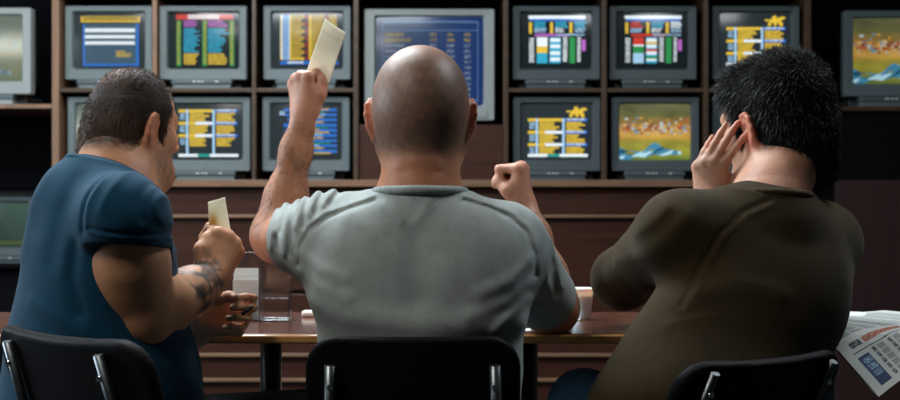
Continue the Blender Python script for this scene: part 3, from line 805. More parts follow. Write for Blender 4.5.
# ================================================================ THE BALD MAN IN THE MIDDLE
def man_middle():
    cx = -.052
    hc = A([cx, 2.235, 1.155]); R = rot(yaw=0, pitch=2); s = 1.095
    root = empty('person', (cx, 2.2, 0)); tag(root, 'bald person in pale grey t-shirt, seen from behind, raising a slip and a fist', 'person')
    S = Solid(); T = head(S, hc, R, s, jaw=1.05, earx=.95, ear=1.0)
    S.cone(T(0, -.035, -.03), (cx, 2.180, 1.03), .064, .067, k=.03)
    S.cone(T(0, .01, -.05), (cx, 2.215, 1.02), .060, .066, k=.03)
    S.cone((cx, 2.19, .99), (cx-.13, 2.20, .945), .045, .045, k=.05); S.cone((cx, 2.19, .99), (cx+.13, 2.20, .935), .045, .045, k=.05)
    S.ridge([T(-.04, -.10, -.085), T(0, -.105, -.088), T(.04, -.10, -.085)], -.0012, .004)
    S.ridge([T(-.035, -.105, -.068), T(.035, -.105, -.068)], .0018, .010)
    S.ell((cx, 2.205, .84), (.165, .09, .14), None, .05); S.ell((cx, 2.19, .66), (.15, .10, .18), None, .05)
    # left arm, raised
    sh, el, wr = A([-.215, 2.225, .935]), A([-.337, 2.45, .940]), at(303, 117, 2.42)
    S.path([sh, el], [.058, .050], k=.04); S.sph(el, .045, k=.02)
    m1 = el+(wr-el)*.32; m2 = el+(wr-el)*.72
    S.path([el, m1, m2, wr], [.042, .038, .0265, .0215], k=.03)
    d = U(at(300, 80, 2.42)-wr); n = A([-.72, -.70, .05])
    TL = hand(S, wr, d, n, 'L', .83, curl=[(66, 92, 50), (80, 98, 60), (86, 98, 60), (88, 98, 60)],
              thumb=[(.012, .022, -.012), (.048, .043, -.022), (.080, .044, -.034), (.108, .034, -.040)], spread=(.0, 0, 0, 0))
    # right arm, fist up, elbow on the table
    sh2, el2, wr2 = A([.105, 2.215, .912]), A([.200, 2.475, .797]), A([.156, 2.60, .992])
    S.path([sh2, el2], [.060, .052], k=.04); S.sph(el2, .045, k=.02)
    m1 = el2+(wr2-el2)*.3; m2 = el2+(wr2-el2)*.7
    S.path([el2, m1, m2, wr2], [.046, .046, .034, .0265], k=.03)
    hand(S, wr2, A([-.10, .02, 1]), A([1, -.28, .05]), 'R', .92, curl=[(84, 96, 60), (88, 98, 60), (90, 98, 60), (92, 98, 60)],
         thumb=[(.012, .022, -.012), (.045, .040, -.028), (.066, .030, -.050), (.060, .004, -.062)], spread=(0, 0, 0, 0))
    def colf(P):
        L = (P-hc)@R/s
        c = np.tile(SKIN, (len(P), 1))*(1+.08*fbm(P, 30, 1)[:, None])
        back = sstep(L[:, 1], .075, .03)*sstep(L[:, 2], -.085, -.04)*sstep(np.abs(L[:, 0]), .105, .083)
        nf = fbm(P, 420, 2, 2)
        crown = np.exp(-((L[:, 0]/.05)**2+((L[:, 1]-.005)/.08)**2))*sstep(L[:, 2], .04, .11)
        st = back*np.clip(.86+.14*nf, 0, 1)*(1-.6*crown)
        earm = ear_mask(L); st = st*(1-earm)*(np.abs(L[:, 0]) < .2)
        c = mixc(c, lin('5c5049'), np.clip(st, 0, 1)*.86)
        c = mixc(c, lin('c8725a'), earm*.6)
        _, dl = seg_dist(P, el, wr); _, dr = seg_dist(P, el2, wr2)
        arm = (np.minimum(dl, dr) < .062)
        hm = arm*np.clip(.25+.5*fbm(P*A([1, 1, .35]), 190, 9, 2), 0, 1)*sstep(P[:, 2], 1.20, 1.12)
        c = mixc(c, lin('6b452f'), hm*.45)
        hand_ = (np.linalg.norm(P-(wr+A([0, 0, .07])), axis=1) < .085) | (np.linalg.norm(P-(wr2+A([0, 0, .07])), axis=1) < .085)
        c = mixc(c, lin('d29a84'), hand_*.5)
        neck = sstep(L[:, 2], -.04, -.08)*(np.abs(L[:, 0]) < .1)*(L[:, 1] < .0)*sstep(P[:, 2], .96, 1.0)
        return mixc(c, lin('b8714e'), neck*.5)
    bme = S.mesh('body', H1, colf); link_mesh('body', bme, M['skin'], root, True, True)
    # T-shirt
    Q = Solid()
    Q.ell((cx, 2.19, .870), (.192, .116, .145), None, .05); Q.ell((cx, 2.185, .72), (.180, .120, .19), None, .06)
    Q.ell((cx-.01, 2.18, .60), (.180, .130, .12), None, .05)
    Q.cone((cx, 2.18, .970), (cx, 2.18, 1.02), .088, .078, k=.03, cut=(A([cx, 2.1, 1.021]), A([0, .12, 1])))
    Q.cone((cx, 2.185, .972), (cx+.145, 2.205, .945), .062, .060, k=.04); Q.cone((cx, 2.185, .972), (cx-.15, 2.215, .953), .062, .060, k=.04)
    for sx in (-1, 1): Q.ell((cx+sx*.085, 2.137, .885), (.085, .055, .11), None, .05)
    h1 = sh+(el-sh)*.58; h1n = U(el-sh)+A([-.25, -.1, .1])
    Q.cone(sh+A([.02, 0, .0]), sh, .074, .076, k=.05)
    Q.cone(sh, h1+U(el-sh)*.05, .074, .069, k=.03, cut=(h1, h1n))
    h2 = sh2+(el2-sh2)*.80
    Q.cone(sh2, h2+U(el2-sh2)*.03, .072, .065, k=.05, cut=(h2, el2-sh2))
    Q.cone(h1-U(el-sh)*.03, h1+U(el-sh)*.05, .058, .062, k=.004, op='s'); Q.cone(h2-U(el2-sh2)*.025, h2+U(el2-sh2)*.05, .057, .058, k=.004, op='s')
    P_ = lambda px, py, Y=2.12: at(px, py, Y)
    ax = A([.0, 1, 0])
    F = lambda pts, amp, w, Y=2.12, lim=.085: Q.ridge([P_(x, y, Y) for x, y in pts], amp, w, ax, lim)
    for pts in ([(374, 196), (350, 204), (325, 213), (307, 226), (298, 243), (296, 262)], [(464, 196), (490, 204), (512, 213), (528, 228), (536, 250), (537, 272)]):
        F(pts, .0022, .005); F([(x, y+4) for x, y in pts], -.0042, .0045)
    F([(312, 300), (345, 313), (390, 320), (440, 322), (490, 324), (520, 322)], .007, .024)
    F([(385, 205), (402, 220)], .003, .010); F([(428, 205), (416, 222)], .0025, .009); F([(350, 215), (372, 235)], .003, .016)
    F([(300, 255), (318, 268), (345, 276)], .004, .014); F([(300, 272), (320, 285), (350, 296)], .004, .014)
    F([(530, 262), (510, 280), (480, 292)], .004, .014); F([(530, 284), (508, 300), (470, 312)], .004, .014); F([(528, 300), (505, 318), (495, 330)], .004, .010)
    F([(415, 225), (418, 260), (418, 295)], -.0035, .028)
    # folds of the bunched left sleeve
    for x0, y0, x1, y1 in ((280, 196, 274, 232), (293, 190, 288, 252), (306, 188, 302, 225), (270, 208, 268, 248), (320, 188, 314, 212), (336, 188, 328, 203)):
        F([(x0, y0), (x1, y1)], .0048, .008, 2.24, .12); F([(x0+6, y0+1), (x1+6, y1)], -.004, .006, 2.24, .12)
    F([(545, 240), (556, 262), (560, 285)], .005, .009, 2.3, .1); F([(535, 262), (546, 285), (552, 300)], .004, .008, 2.3, .1)
    o = link_mesh('t_shirt', Q.mesh('shirt', H1), M['tee_grey'], root, True, True)
    collar(root, [A([cx+.0775*math.cos(t), 2.182+.0795*math.sin(t), 1.022-.008*math.sin(t)+.004*abs(math.cos(t))**3-.003]) for t in [2*PI*k/40 for k in range(40)]], .0075, M['tee_rib'])
    legs(root, (cx-.09, 2.25, .55), (cx+.09, 2.25, .55), (cx-.17, 2.70, .575), (cx+.16, 2.70, .575), (cx-.17, 2.70, 0), (cx+.16, 2.70, 0), M['trousers'])
    arm_hairs(root, bme, ((el, wr), (el2, wr2)), 4)

def arm_hairs(root, me, arms, seed):
    """fine hairs growing from the skin of the forearms"""
    r = np.random.default_rng(seed); n_ = len(me.vertices); V = np.zeros(n_*3); me.vertices.foreach_get('co', V); V = V.reshape(-1, 3)
    N = np.zeros(n_*3); me.vertices.foreach_get('normal', N); N = N.reshape(-1, 3); R1 = []; D1 = []
    for a_, b_ in arms:
        t, d = Solid.seg(V, a_, b_); axs = U(b_-a_)
        idx = r.choice(np.nonzero((d < .056) & (t > .02) & (t < .93))[0], 1700)
        R1.append(V[idx]-N[idx]*.0008); D1.append(N[idx]*.35+axs*-.5+A([0, 0, -.2]))
    R1, D1 = np.concatenate(R1), np.concatenate(D1); D1 /= np.linalg.norm(D1, axis=1)[:, None]
    link_mesh('arm_hair', strands('arm_hair', R1, D1, r.uniform(.006, .013, len(R1)), .00032, A([0, 0, -.2]), .35, 2), M['hair_arm'], root, False, True)

# ---------------------------------------------------------------- slips of paper
def slip(name, quad, label, thick=.0006, wob=.004, stain=None, fold=1.0):
    """quad: four corners TL, TR, BR, BL in the place"""
    n, m = 14, 24; a, b, c, d = map(A, quad); nrm = U(np.cross(b-a, d-a)); V = []; col = []
    for sgn in (0, 1):
        for j in range(m+1):
            for i in range(n+1):
                u, v = i/n, j/m; p = (a*(1-u)+b*u)*(1-v)+(d*(1-u)+c*u)*v
                w = wob*(math.sin(v*7.5+u*1.5)*.6*fold+math.sin(u*3.1+v*2)*.8)
                V.append(p+nrm*(w+thick*sgn))
                cc = A(lin('f8f5e6')); 
                if stain: q = math.exp(-(((u-stain[0])/stain[2])**2+((v-stain[1])/stain[3])**2)); cc = cc*(1-q)+A(lin('c9a62e'))*q
                if abs(v-.22) < .02 and fold: cc = cc*.9
                col.append(cc)
    k = (n+1)*(m+1); Q = []
    I = lambda i, j, s: s*k+j*(n+1)+i
    for j in range(m):
        for i in range(n):
            Q.append((I(i, j, 0), I(i, j+1, 0), I(i+1, j+1, 0), I(i+1, j, 0))); Q.append((I(i, j, 1), I(i+1, j, 1), I(i+1, j+1, 1), I(i, j+1, 1)))
    for j in range(m): Q.append((I(0, j, 0), I(0, j, 1), I(0, j+1, 1), I(0, j+1, 0))); Q.append((I(n, j, 0), I(n, j+1, 0), I(n, j+1, 1), I(n, j, 1)))
    for i in range(n): Q.append((I(i, 0, 0), I(i+1, 0, 0), I(i+1, 0, 1), I(i, 0, 1))); Q.append((I(i, m, 0), I(i, m, 1), I(i+1, m, 1), I(i+1, m, 0)))
    o = link_mesh(name, np_mesh(name, V, Q, vcol=A(col)), M['slip'], None, True); tag(o, label, 'paper slip', 'betting slips'); return o
def poly(S, pts, rs, k=.03): return S.path(pts, rs, k=k)
# ================================================================ THE MAN ON THE LEFT
def man_left():
    yaw = 60; R0 = rot(yaw=yaw); O = A([-.603, 2.20, 0]); G = lambda x, y, z: O+R0@A([x, y, 0])+A([0, 0, z])
    hc = at(128, 130, 2.27); Rh = rot(yaw=38, pitch=-3, roll=0); s = .915; oc = .76
    root = empty('person', (O[0], O[1], 0)); tag(root, 'short haired person in teal t-shirt with tattooed forearm, slip in one fist', 'person')
    S = Solid(); T = head(S, hc, Rh, s, jaw=1.12, ear=.95, occ=oc)
    S.cone(T(0, -.024, -.03), G(0, -.005, 1.04), .055, .061, k=.03); S.cone(T(0, .01, -.06), G(0, .03, 1.02), .055, .062, k=.03)
    S.ell(T(0, .045, -.085), A([.05, .045, .035])*s, Rh, .03)                     # soft under-chin
    sh, el, wr = A([-.530, 2.045, .99]), A([-.527, 2.115, .812]), at(211, 280, 2.32)
    shL, elL, wrL = G(-.175, .02, .985), G(-.19, .20, .77), at(203, 321, 2.40)
    S.cone(G(0, -.02, .97), sh-R0@A([.05, 0, 0.03]), .045, .045, k=.05); S.cone(G(0, -.02, .97), shL+R0@A([.05, 0, -.03]), .045, .045, k=.05)
    S.ell(G(0, -.02, .88), (.165, .10, .15), R0, .05); S.ell(G(0, .0, .68), (.15, .13, .18), R0, .05)
    mu = sh+(el-sh)*.5
    poly(S, [sh, mu, el+A([-.004, -.008, .03]), el], [.055, .053, .051, .049], .04)
    m1 = el+(wr-el)*.28; m2 = el+(wr-el)*.72
    poly(S, [el, m1, m2, wr], [.050, .0515, .038, .029], .03); S.sph(el+A([.0, -.01, -.012]), .046, k=.02)
    d = U(A([.32, .32, .80])); n = A([.70, -.72, .05])
    hand(S, wr, d, n, 'R', .93, curl=[(70, 92, 50), (82, 98, 60), (86, 98, 60), (88, 98, 60)],
         thumb=[(.012, .022, -.010), (.046, .043, -.012), (.074, .038, -.016), (.100, .024, -.022)], spread=(0, 0, 0, 0))
    poly(S, [shL, elL], [.060, .050], .04); q1 = elL+(wrL-elL)*.3; q2 = elL+(wrL-elL)*.72
    poly(S, [elL, q1, q2, wrL], [.048, .046, .035, .028], .03)
    hand(S, wrL, A([1, -.05, .10]), A([-.05, .95, -.30]), 'L', .86, curl=[(42, 70, 45), (55, 74, 50), (62, 78, 52), (68, 80, 55)],
         thumb=[(.012, .024, -.012), (.044, .042, -.028), (.072, .038, -.046), (.094, .026, -.056)], spread=(.06, .02, -.03, -.08))
    def colf(P):
        L = (P-hc)@Rh/s
        c = np.tile(A(lin('cf9874')), (len(P), 1))*(1+.08*fbm(P, 30, 1)[:, None])
        inh = (np.linalg.norm(L, axis=1) < .17)
        beard = inh*sstep(L[:, 2], -.015, -.05)*sstep(L[:, 1], -.01, .025)*sstep(L[:, 2], -.135, -.10)
        c = mixc(c, lin('6d5548'), beard*np.clip(.55+.3*fbm(P, 500, 3, 2), 0, 1))
        earm = ear_mask(L); c = mixc(c, lin('c26f56'), earm*.5)
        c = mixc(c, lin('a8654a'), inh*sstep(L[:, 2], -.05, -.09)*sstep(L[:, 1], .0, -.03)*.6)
        nape = inh*sstep(L[:, 2], -.062, -.030)*sstep(L[:, 1], .012, -.008)*(np.abs(L[:, 0]) < .078)*(1-ear_mask(L))
        c = mixc(c, lin('3a2c24'), nape*np.clip(.8+.3*fbm(P, 420, 6, 2), 0, 1))
        # tattoo: dark blue grey scrollwork around the forearm
        t, dd = seg_dist(P, el, wr); ax = U(wr-el); q = P-el; u = q@ax; e1 = A([0, 0, 1])-ax*ax[2]; e1 = U(e1); e2 = np.cross(ax, e1)
        an = np.arctan2(q@e2, q@e1); uu = u/np.linalg.norm(wr-el)
        arm = (dd < .065)*sstep(uu, .38, .46)*sstep(uu, 1.04, .98)
        g = np.sin(an*3+u*85+1.6*np.sin(u*60+an*2))+.8*np.sin(an*5-u*120)
        band = sstep(np.abs(g), .52, .25)*np.clip(.75+.5*fbm(P, 120, 12, 2), 0, 1)
        blob = sstep(fbm(P, 75, 21, 2), .05, .35)
        c = mixc(c, lin('28343a'), arm*np.clip(band*.9+blob*.75, 0, .92))
        t2, d2 = seg_dist(P, q2, wrL); c = mixc(c, lin('4a3a34'), (d2 < .05)*sstep(fbm(P, 90, 31, 2), .1, .5)*.6)
        return c
    link_mesh('body', S.mesh('body', H1, colf), M['skin'], root, True, True)
    Q = Solid()
    Q.ell(G(0, -.015, .90), (.175, .125, .165), R0, .05); Q.ell(G(0, -.015, .74), (.17, .158, .17), R0, .06)
    Q.ell(G(0, .01, .67), (.165, .152, .14), R0, .05); Q.ell(G(0, -.03, .62), (.17, .16, .13), R0, .05)
    Q.cone(G(0, -.01, .99), G(0, .01, 1.06), .092, .076, k=.04, cut=(G(0, .01, 1.055), R0@A([-.0, .38, 1])))
    Q.cone(G(0, -.03, 1.0), sh-R0@A([.03, 0, 0])+A([0, 0, -.005]), .066, .060, k=.05); Q.cone(G(0, -.03, 1.0), shL+R0@A([.03, 0, 0]), .066, .06, k=.05)
    h1 = sh+(el-sh)*.27; nn = A([-.13, 0, -1])
    Q.cone(sh+A([0, 0, -.005]), h1+U(el-sh)*.03, .066, .0645, k=.04, cut=(h1, nn))
    Q.cone(h1-U(el-sh)*.03, h1+U(el-sh)*.05, .057, .058, k=.004, op='s')
    h2 = shL+(elL-shL)*.6; Q.cone(shL, h2+U(elL-shL)*.03, .07, .066, k=.05, cut=(h2, elL-shL))
    ax = A([0.1, 1, 0])
    F = lambda pts, amp, w, Y=2.06, lim=.10: Q.ridge([at(x, y, Y) for x, y in pts], amp, w, ax, lim)
    F([(96, 232), (120, 236), (145, 238), (168, 239)], .0015, .003, 2.03, .12); F([(96, 228), (120, 232), (145, 234), (168, 235)], -.002, .003, 2.03, .12)
    F([(108, 178), (98, 200), (94, 230)], -.005, .006); F([(112, 180), (103, 200), (98, 226)], .003, .006)
    F([(90, 245), (86, 275), (95, 310)], -.006, .012, 2.1); F([(60, 175), (45, 205), (36, 250)], .004, .02, 2.2); F([(80, 180), (70, 220), (62, 260)], -.004, .02, 2.1)
    F([(165, 180), (160, 205), (166, 225)], .004, .006, 2.03); F([(150, 178), (146, 200), (150, 220)], -.003, .006, 2.03); F([(128, 172), (120, 190), (112, 210)], .003, .008, 2.03)
    F([(40, 300), (70, 312), (100, 330)], .004, .012, 2.1); F([(178, 250), (170, 280), (180, 310)], .004, .01, 2.2)
    link_mesh('t_shirt', Q.mesh('shirt', H1), M['tee_teal'], root, True, True)
    collar(root, [G(.0745*math.cos(t), .01+.076*math.sin(t), 1.055-.030*math.sin(t)) for t in [2*PI*k/40 for k in range(40)]], .0052, M['tee_teal'])
    kL, kR = G(-.13, .50, .56), G(.13, .48, .55)
    legs(root, G(-.09, .05, .55), G(.09, .05, .55), kL, kR, G(-.13, .50, 0), G(.13, .48, 0), M['trousers'])
    # hair
    Hs = Solid(); TT = lambda x, y, z: hc+Rh@(A([x, y, z])*s)
    hr = A([.0795, .0965, .0885])*s
    Hs.ell(TT(0, -.024+.0226, .034), hr*A([1, .775, 1]), Rh, .0); Hs.ell(TT(0, -.026, -.005), A([.064, .056, .0645])*s, Rh, .03)
    Hs.ell(TT(0, .02, .045), A([.0715, .065, .066])*s, Rh, .02)
    Hs.cone(TT(0, -.026, -.02), TT(0, -.030, -.064), .068*s, .070*s, k=.02)
    for sx in (-1, 1): Hs.cone(TT(sx*.064, .026, -.018), TT(sx*.060, .030, .04), .008*s, .013*s, k=.02)
    # cut below the hairline and around the face
    Hs.cone(TT(-.2, -.07, -.150), TT(.2, -.07, -.150), .090*s, k=.01, op='s'); Hs.cone(TT(-.2, .06, -.130), TT(.2, .06, -.130), .080*s, k=.01, op='s')
    Hs.ell(TT(0, .095, -.010), A([.12, .062, .085])*s, Rh, .012, 's')
    Hs.ell(TT(0, .115, .07), A([.06, .055, .04])*s, Rh, .012, 's')
    for sx in (-1, 1): Hs.ell(TT(sx*.085, .0, -.012), A([.02, .022, .036])*s, Rh, .006, 's'); Hs.ell(TT(sx*.085, .010, -.07), A([.035, .032, .042])*s, Rh, .006, 's')
    def hcol(P):
        L = (P-hc)@Rh/s; c = np.tile(A(lin('33271f')), (len(P), 1)); 
        thin = np.exp(-((L[:, 0]+.01)/.042)**2-((L[:, 1]+.035)/.045)**2)*sstep(L[:, 2], .07, .11)
        side = sstep(L[:, 2], .04, -.03)*.35
        c = mixc(c, lin('6e4a3a'), np.clip(thin*.8+side, 0, 1)); return c*(1+.25*fbm(P, 300, 8, 2)[:, None])
    me = Hs.mesh('hair', .003, hcol); ho = link_mesh('hair', me, M['hair_brown'], root, True, True)
    r = np.random.default_rng(11); n_ = len(me.vertices); V = np.zeros(n_*3); me.vertices.foreach_get('co', V); V = V.reshape(-1, 3)
    N = np.zeros(n_*3); me.vertices.foreach_get('normal', N); N = N.reshape(-1, 3)
    L = (V-hc)@Rh/s; outer = ((L-A([0, -.002, .034]))/A([.076, .073, .086])); ok = np.linalg.norm(outer, axis=1) > .93
    idx = r.choice(np.nonzero(ok)[0], 9000)
    flow = Rh@A([0, .5, -.3]); dirs = N[idx]*.55+np.where((L[idx, 2] > .06)[:, None], Rh@A([0, .6, 0]), Rh@A([0, -.25, -.7]))
    dirs /= np.linalg.norm(dirs, axis=1)[:, None]
    m2 = strands('hair', V[idx]-N[idx]*.001, dirs, r.uniform(.006, .013, len(idx)), .0005, A([0, 0, -.1]), .22, 2, col=hcol(V[idx])*r.uniform(.6, 2.0, (len(idx), 1)))
    link_mesh('hair_strands', m2, M['hair_brown'], ho, False, True)
    return wr, d

# ================================================================ THE MAN ON THE RIGHT
def man_right():
    yaw = -26; R0 = rot(yaw=yaw); O = A([.575, 2.39, 0]); G = lambda x, y, z: O+R0@A([x, y, 0])+A([0, 0, z])
    hc = at(774, 128, 2.46); Rh = rot(yaw=-38, pitch=-4, roll=-6); s = 1.04
    root = empty('person', (.5, 2.25, 0)); tag(root, 'black haired person in olive long sleeved top, resting cheek on one hand', 'person')
    S = Solid(); T = head(S, hc, Rh, s, ear=1.05)
    S.cone(T(0, -.045, -.04), G(.0, -.05, .99), .056, .064, k=.03); S.cone(T(0, .0, -.06), G(.0, -.02, .99), .055, .064, k=.03)
    sh, el, wr = G(-.175, -.01, .955), A([.357, 2.58, .848]), at(710, 203, 2.455)
    shR, elR, wrR = G(.174, .0, .928), A([.72, 2.62, .80]), A([.60, 2.66, .79])
    S.cone(G(0, -.04, .94), sh+R0@A([.05, 0, -.03]), .04, .04, k=.05); S.cone(G(0, -.04, .94), shR-R0@A([.05, 0, .03]), .04, .04, k=.05)
    S.ell(G(0, -.02, .86), (.16, .09, .14), R0, .05); S.ell(A([.53, 2.28, .70]), (.14, .09, .16), R0, .05)
    poly(S, [sh, el], [.05, .042], .04); poly(S, [el, (el+wr)/2, wr], [.040, .036, .0255], .03)
    # left hand laid along the cheek
    d = U(at(712, 158, 2.44)-at(706, 196, 2.48)); n = A([-.50, -.85, .0])
    hand(S, wr, A([-.02, -.13, 1]), n, 'L', .88, curl=[(0, 10, 10), (2, 12, 12), (2, 14, 14), (4, 16, 16)], spread=(.74, .56, .48, .42),
         thumb=[(.012, .022, -.012), (.040, .046, -.022), (.066, .066, -.018), (.088, .080, -.014)], slim=.93)
    poly(S, [shR, elR], [.05, .042], .04); poly(S, [elR, (elR+wrR)/2, wrR], [.040, .036, .0255], .03)
    hand(S, wrR, A([-1, .1, -.05]), A([0, .1, 1]), 'R', .95, curl=[(20, 30, 20)]*4)
    def colf(P):
        L = (P-hc)@Rh/s
        c = np.tile(A(lin('cf9a80')), (len(P), 1))*(1+.06*fbm(P, 30, 1)[:, None])
        inh = (np.linalg.norm(L, axis=1) < .17)
        earm = ear_mask(L); c = mixc(c, lin('d5775f'), earm*.6)
        beard = inh*sstep(L[:, 2], -.02, -.05)*sstep(L[:, 1], .0, .03)*.35; c = mixc(c, lin('6d5548'), beard)
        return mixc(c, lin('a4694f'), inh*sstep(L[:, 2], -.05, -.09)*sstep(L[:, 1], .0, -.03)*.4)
    link_mesh('body', S.mesh('body', H1, colf), M['skin'], root, True, True)
    Q = Solid()
    Q.ell(G(0, -.03, .885), (.200, .115, .150), R0, .05)
    Q.ell(G(-.02, -.06, .80), (.172, .112, .14), R0, .06); Q.ell(A([.475, 2.28, .70]), (.175, .115, .17), rot(yaw=-20), .07)
    Q.ell(A([.435, 2.24, .635]), (.205, .13, .12), rot(yaw=-20), .07)
    Q.cone(G(.005, -.045, .97), G(.005, -.04, 1.02), .088, .079, k=.03, cut=(G(0, -.05, 1.012), R0@A([.06, -.0, 1])))
    Q.cone(G(0, -.045, .965), sh+A([0, 0, -.005]), .066, .062, k=.05); Q.cone(G(0, -.045, .965), shR, .066, .064, k=.05)
    Q.cone(sh, el, .068, .060, k=.05); Q.sph(el, .061, k=.02)
    hem = el+(wr-el)*.86; Q.cone(el, hem+U(wr-el)*.02, .058, .040, k=.02, cut=(hem, wr-el)); Q.cone(hem-U(wr-el)*.02, hem+U(wr-el)*.04, .030, k=.003, op='s')
    Q.cone(shR, elR, .070, .056, k=.05); hR = elR+(wrR-elR)*.85; Q.cone(elR, hR+U(wrR-elR)*.02, .056, .038, k=.02, cut=(hR, wrR-elR)); Q.cone(hR-U(wrR-elR)*.02, hR+U(wrR-elR)*.04, .03, k=.003, op='s')
    ax = A([-.1, 1, 0])
    F = lambda pts, amp, w, Y=2.32, lim=.12: Q.ridge([at(x, y, Y) for x, y in pts], amp, w, ax, lim)
    F([(758, 200), (730, 212), (705, 232), (690, 255), (672, 285), (662, 300)], -.0022, .0045); F([(762, 204), (734, 216), (709, 236), (694, 259), (676, 288)], .0014, .005)
    for pts, a_, w_ in ([[(640, 340), (668, 332), (705, 336)], .0028, .008], [[(604, 378), (622, 386), (650, 384)], .0028, .007], [[(612, 362), (630, 372), (655, 372)], -.0025, .007],
                        [[(655, 206), (640, 222), (620, 244), (612, 262)], .004, .012], [[(675, 215), (655, 240), (630, 262)], .003, .016], [[(690, 235), (665, 262), (640, 285)], -.0015, .018],
                        [[(612, 236), (600, 250), (598, 270)], .004, .008], [[(625, 228), (612, 242)], -.003, .006], [[(660, 300), (680, 285), (720, 280), (760, 290)], .003, .018],
                        [[(650, 322), (690, 320), (740, 335)], .003, .018], [[(640, 340), (680, 345), (720, 360)], -.004, .014], [[(622, 352), (650, 368), (690, 378)], .004, .014],
                        [[(825, 215), (840, 240), (842, 275)], .002, .025], [[(600, 385), (640, 390), (680, 385)], -.006, .01]):
        F(pts, a_, w_)
    link_mesh('long_sleeved_top', Q.mesh('shirt', H1), M['tee_olive'], root, True, True)
    collar(root, [G(.005+.0785*math.cos(t), -.042+.080*math.sin(t), 1.018-.004*math.sin(t)-.005*math.cos(t)) for t in [2*PI*k/40 for k in range(40)]], .0068, M['tee_olive'])
    legs(root, (.40, 2.25, .555), (.56, 2.23, .55), (.275, 2.56, .59), (.74, 2.62, .55), (.28, 2.62, 0), (.76, 2.66, 0), M['jeans'])
    # hair: thick, black, tousled
    Hs = Solid(); TT = lambda x, y, z: hc+Rh@(A([x, y, z])*s)
    Hs.ell(TT(0, -.030, .044), A([.084, .099, .099])*s, Rh, .0); Hs.ell(TT(0, -.056, -.012), A([.075, .066, .070])*s, Rh, .03)
    Hs.ell(TT(0, .04, .070), A([.072, .065, .060])*s, Rh, .02)
    Hs.cone(TT(0, -.048, -.02), TT(.004, -.048, -.080), .072*s, .062*s, k=.03)
    for sx in (-1, 1): Hs.cone(TT(sx*.066, .026, -.022), TT(sx*.062, .030, .04), .008*s, .016*s, k=.02)
    Hs.cone(TT(-.2, -.06, -.180), TT(.2, -.06, -.180), .085*s, k=.01, op='s'); Hs.cone(TT(-.2, .072, -.130), TT(.2, .072, -.130), .080*s, k=.01, op='s')
    Hs.ell(TT(0, .105, -.010), A([.12, .062, .080])*s, Rh, .012, 's')
    for sx in (-1, 1): Hs.ell(TT(sx*.095, .0, -.010), A([.028, .024, .038])*s, Rh, .006, 's'); Hs.ell(TT(sx*.088, .022, -.07), A([.035, .030, .042])*s, Rh, .006, 's')
    Hs.ell(TT(.022, -.058, -.062), A([.052, .040, .052])*s, Rh, .02)
    me = Hs.mesh('hair', .0035); ho = link_mesh('hair', me, M['hair_base'], root, True, True)
    n_ = len(me.vertices); V = np.zeros(n_*3); me.vertices.foreach_get('co', V); V = V.reshape(-1, 3)
    N = np.zeros(n_*3); me.vertices.foreach_get('normal', N); N = N.reshape(-1, 3); L = (V-hc)@Rh/s
    ok = np.linalg.norm((L-A([0, -.030, .042]))/A([.082, .097, .095]), axis=1) > .93
    r = np.random.default_rng(12); idx = r.choice(np.nonzero(ok)[0], 10000); l = L[idx]
    fl = np.zeros((len(idx), 3)); up = sstep(l[:, 2], .08, .13)
    fl[:, 0] = .35*np.sin(l[:, 1]*60+l[:, 2]*40); fl[:, 1] = np.where(l[:, 2] > .05, .35, -.1); fl[:, 2] = -.75*(1-up)+.35*up
    fw = fl@Rh.T; fw -= np.minimum(0, (fw*N[idx]).sum(1))[:, None]*N[idx]
    dirs = N[idx]*(.35+.45*up)[:, None]+fw; dirs /= np.linalg.norm(dirs, axis=1)[:, None]
    m2 = strands('hair', V[idx]-N[idx]*.004, dirs, r.uniform(.012, .030, len(idx))*(.72+.28*up), r.uniform(.0006, .0015, len(idx)), (Rh@A([0, .1, -.25])), .28, 4, seed=5)
    link_mesh('hair_locks', m2, M['hair'], ho, False, True)

man_middle(); wl, dl = man_left(); man_right()
slip('betting_slip', [at(325, 18, 2.43), at(346, 32, 2.43), at(329, 84, 2.405), at(306, 72, 2.405)], 'crumpled cream paper slip raised in the bald man\'s left hand', wob=.0045)
slip('betting_slip', [at(208, 202, 2.35), at(225, 197, 2.36), at(233, 246, 2.36), at(210, 252, 2.35)], 'cream paper slip with a yellow stain in the left man\'s fist', wob=.002, stain=(.22, .48, .25, .22), fold=0)
pn = MB().tube([at(238, 318, 2.352), at(253, 306, 2.352)], .0035, 10).build('pen', M['pen']); tag(pn, 'short black pen in the left man\'s lower hand', 'pen')
chair((-.060, 2.035), 0, 'black chair with two steel back brackets behind the bald person in the pale shirt')
chair((-.578, 1.96), math.radians(-42), 'black chair with steel back brackets behind the person in teal', w=.42, lean=17, top=.808, zo=.025, br=.008)
chair((.475, 2.05), math.radians(32), 'black chair with steel back brackets behind the person in olive', w=.36, top=.775, lean=28, zo=.03, br=.0075)

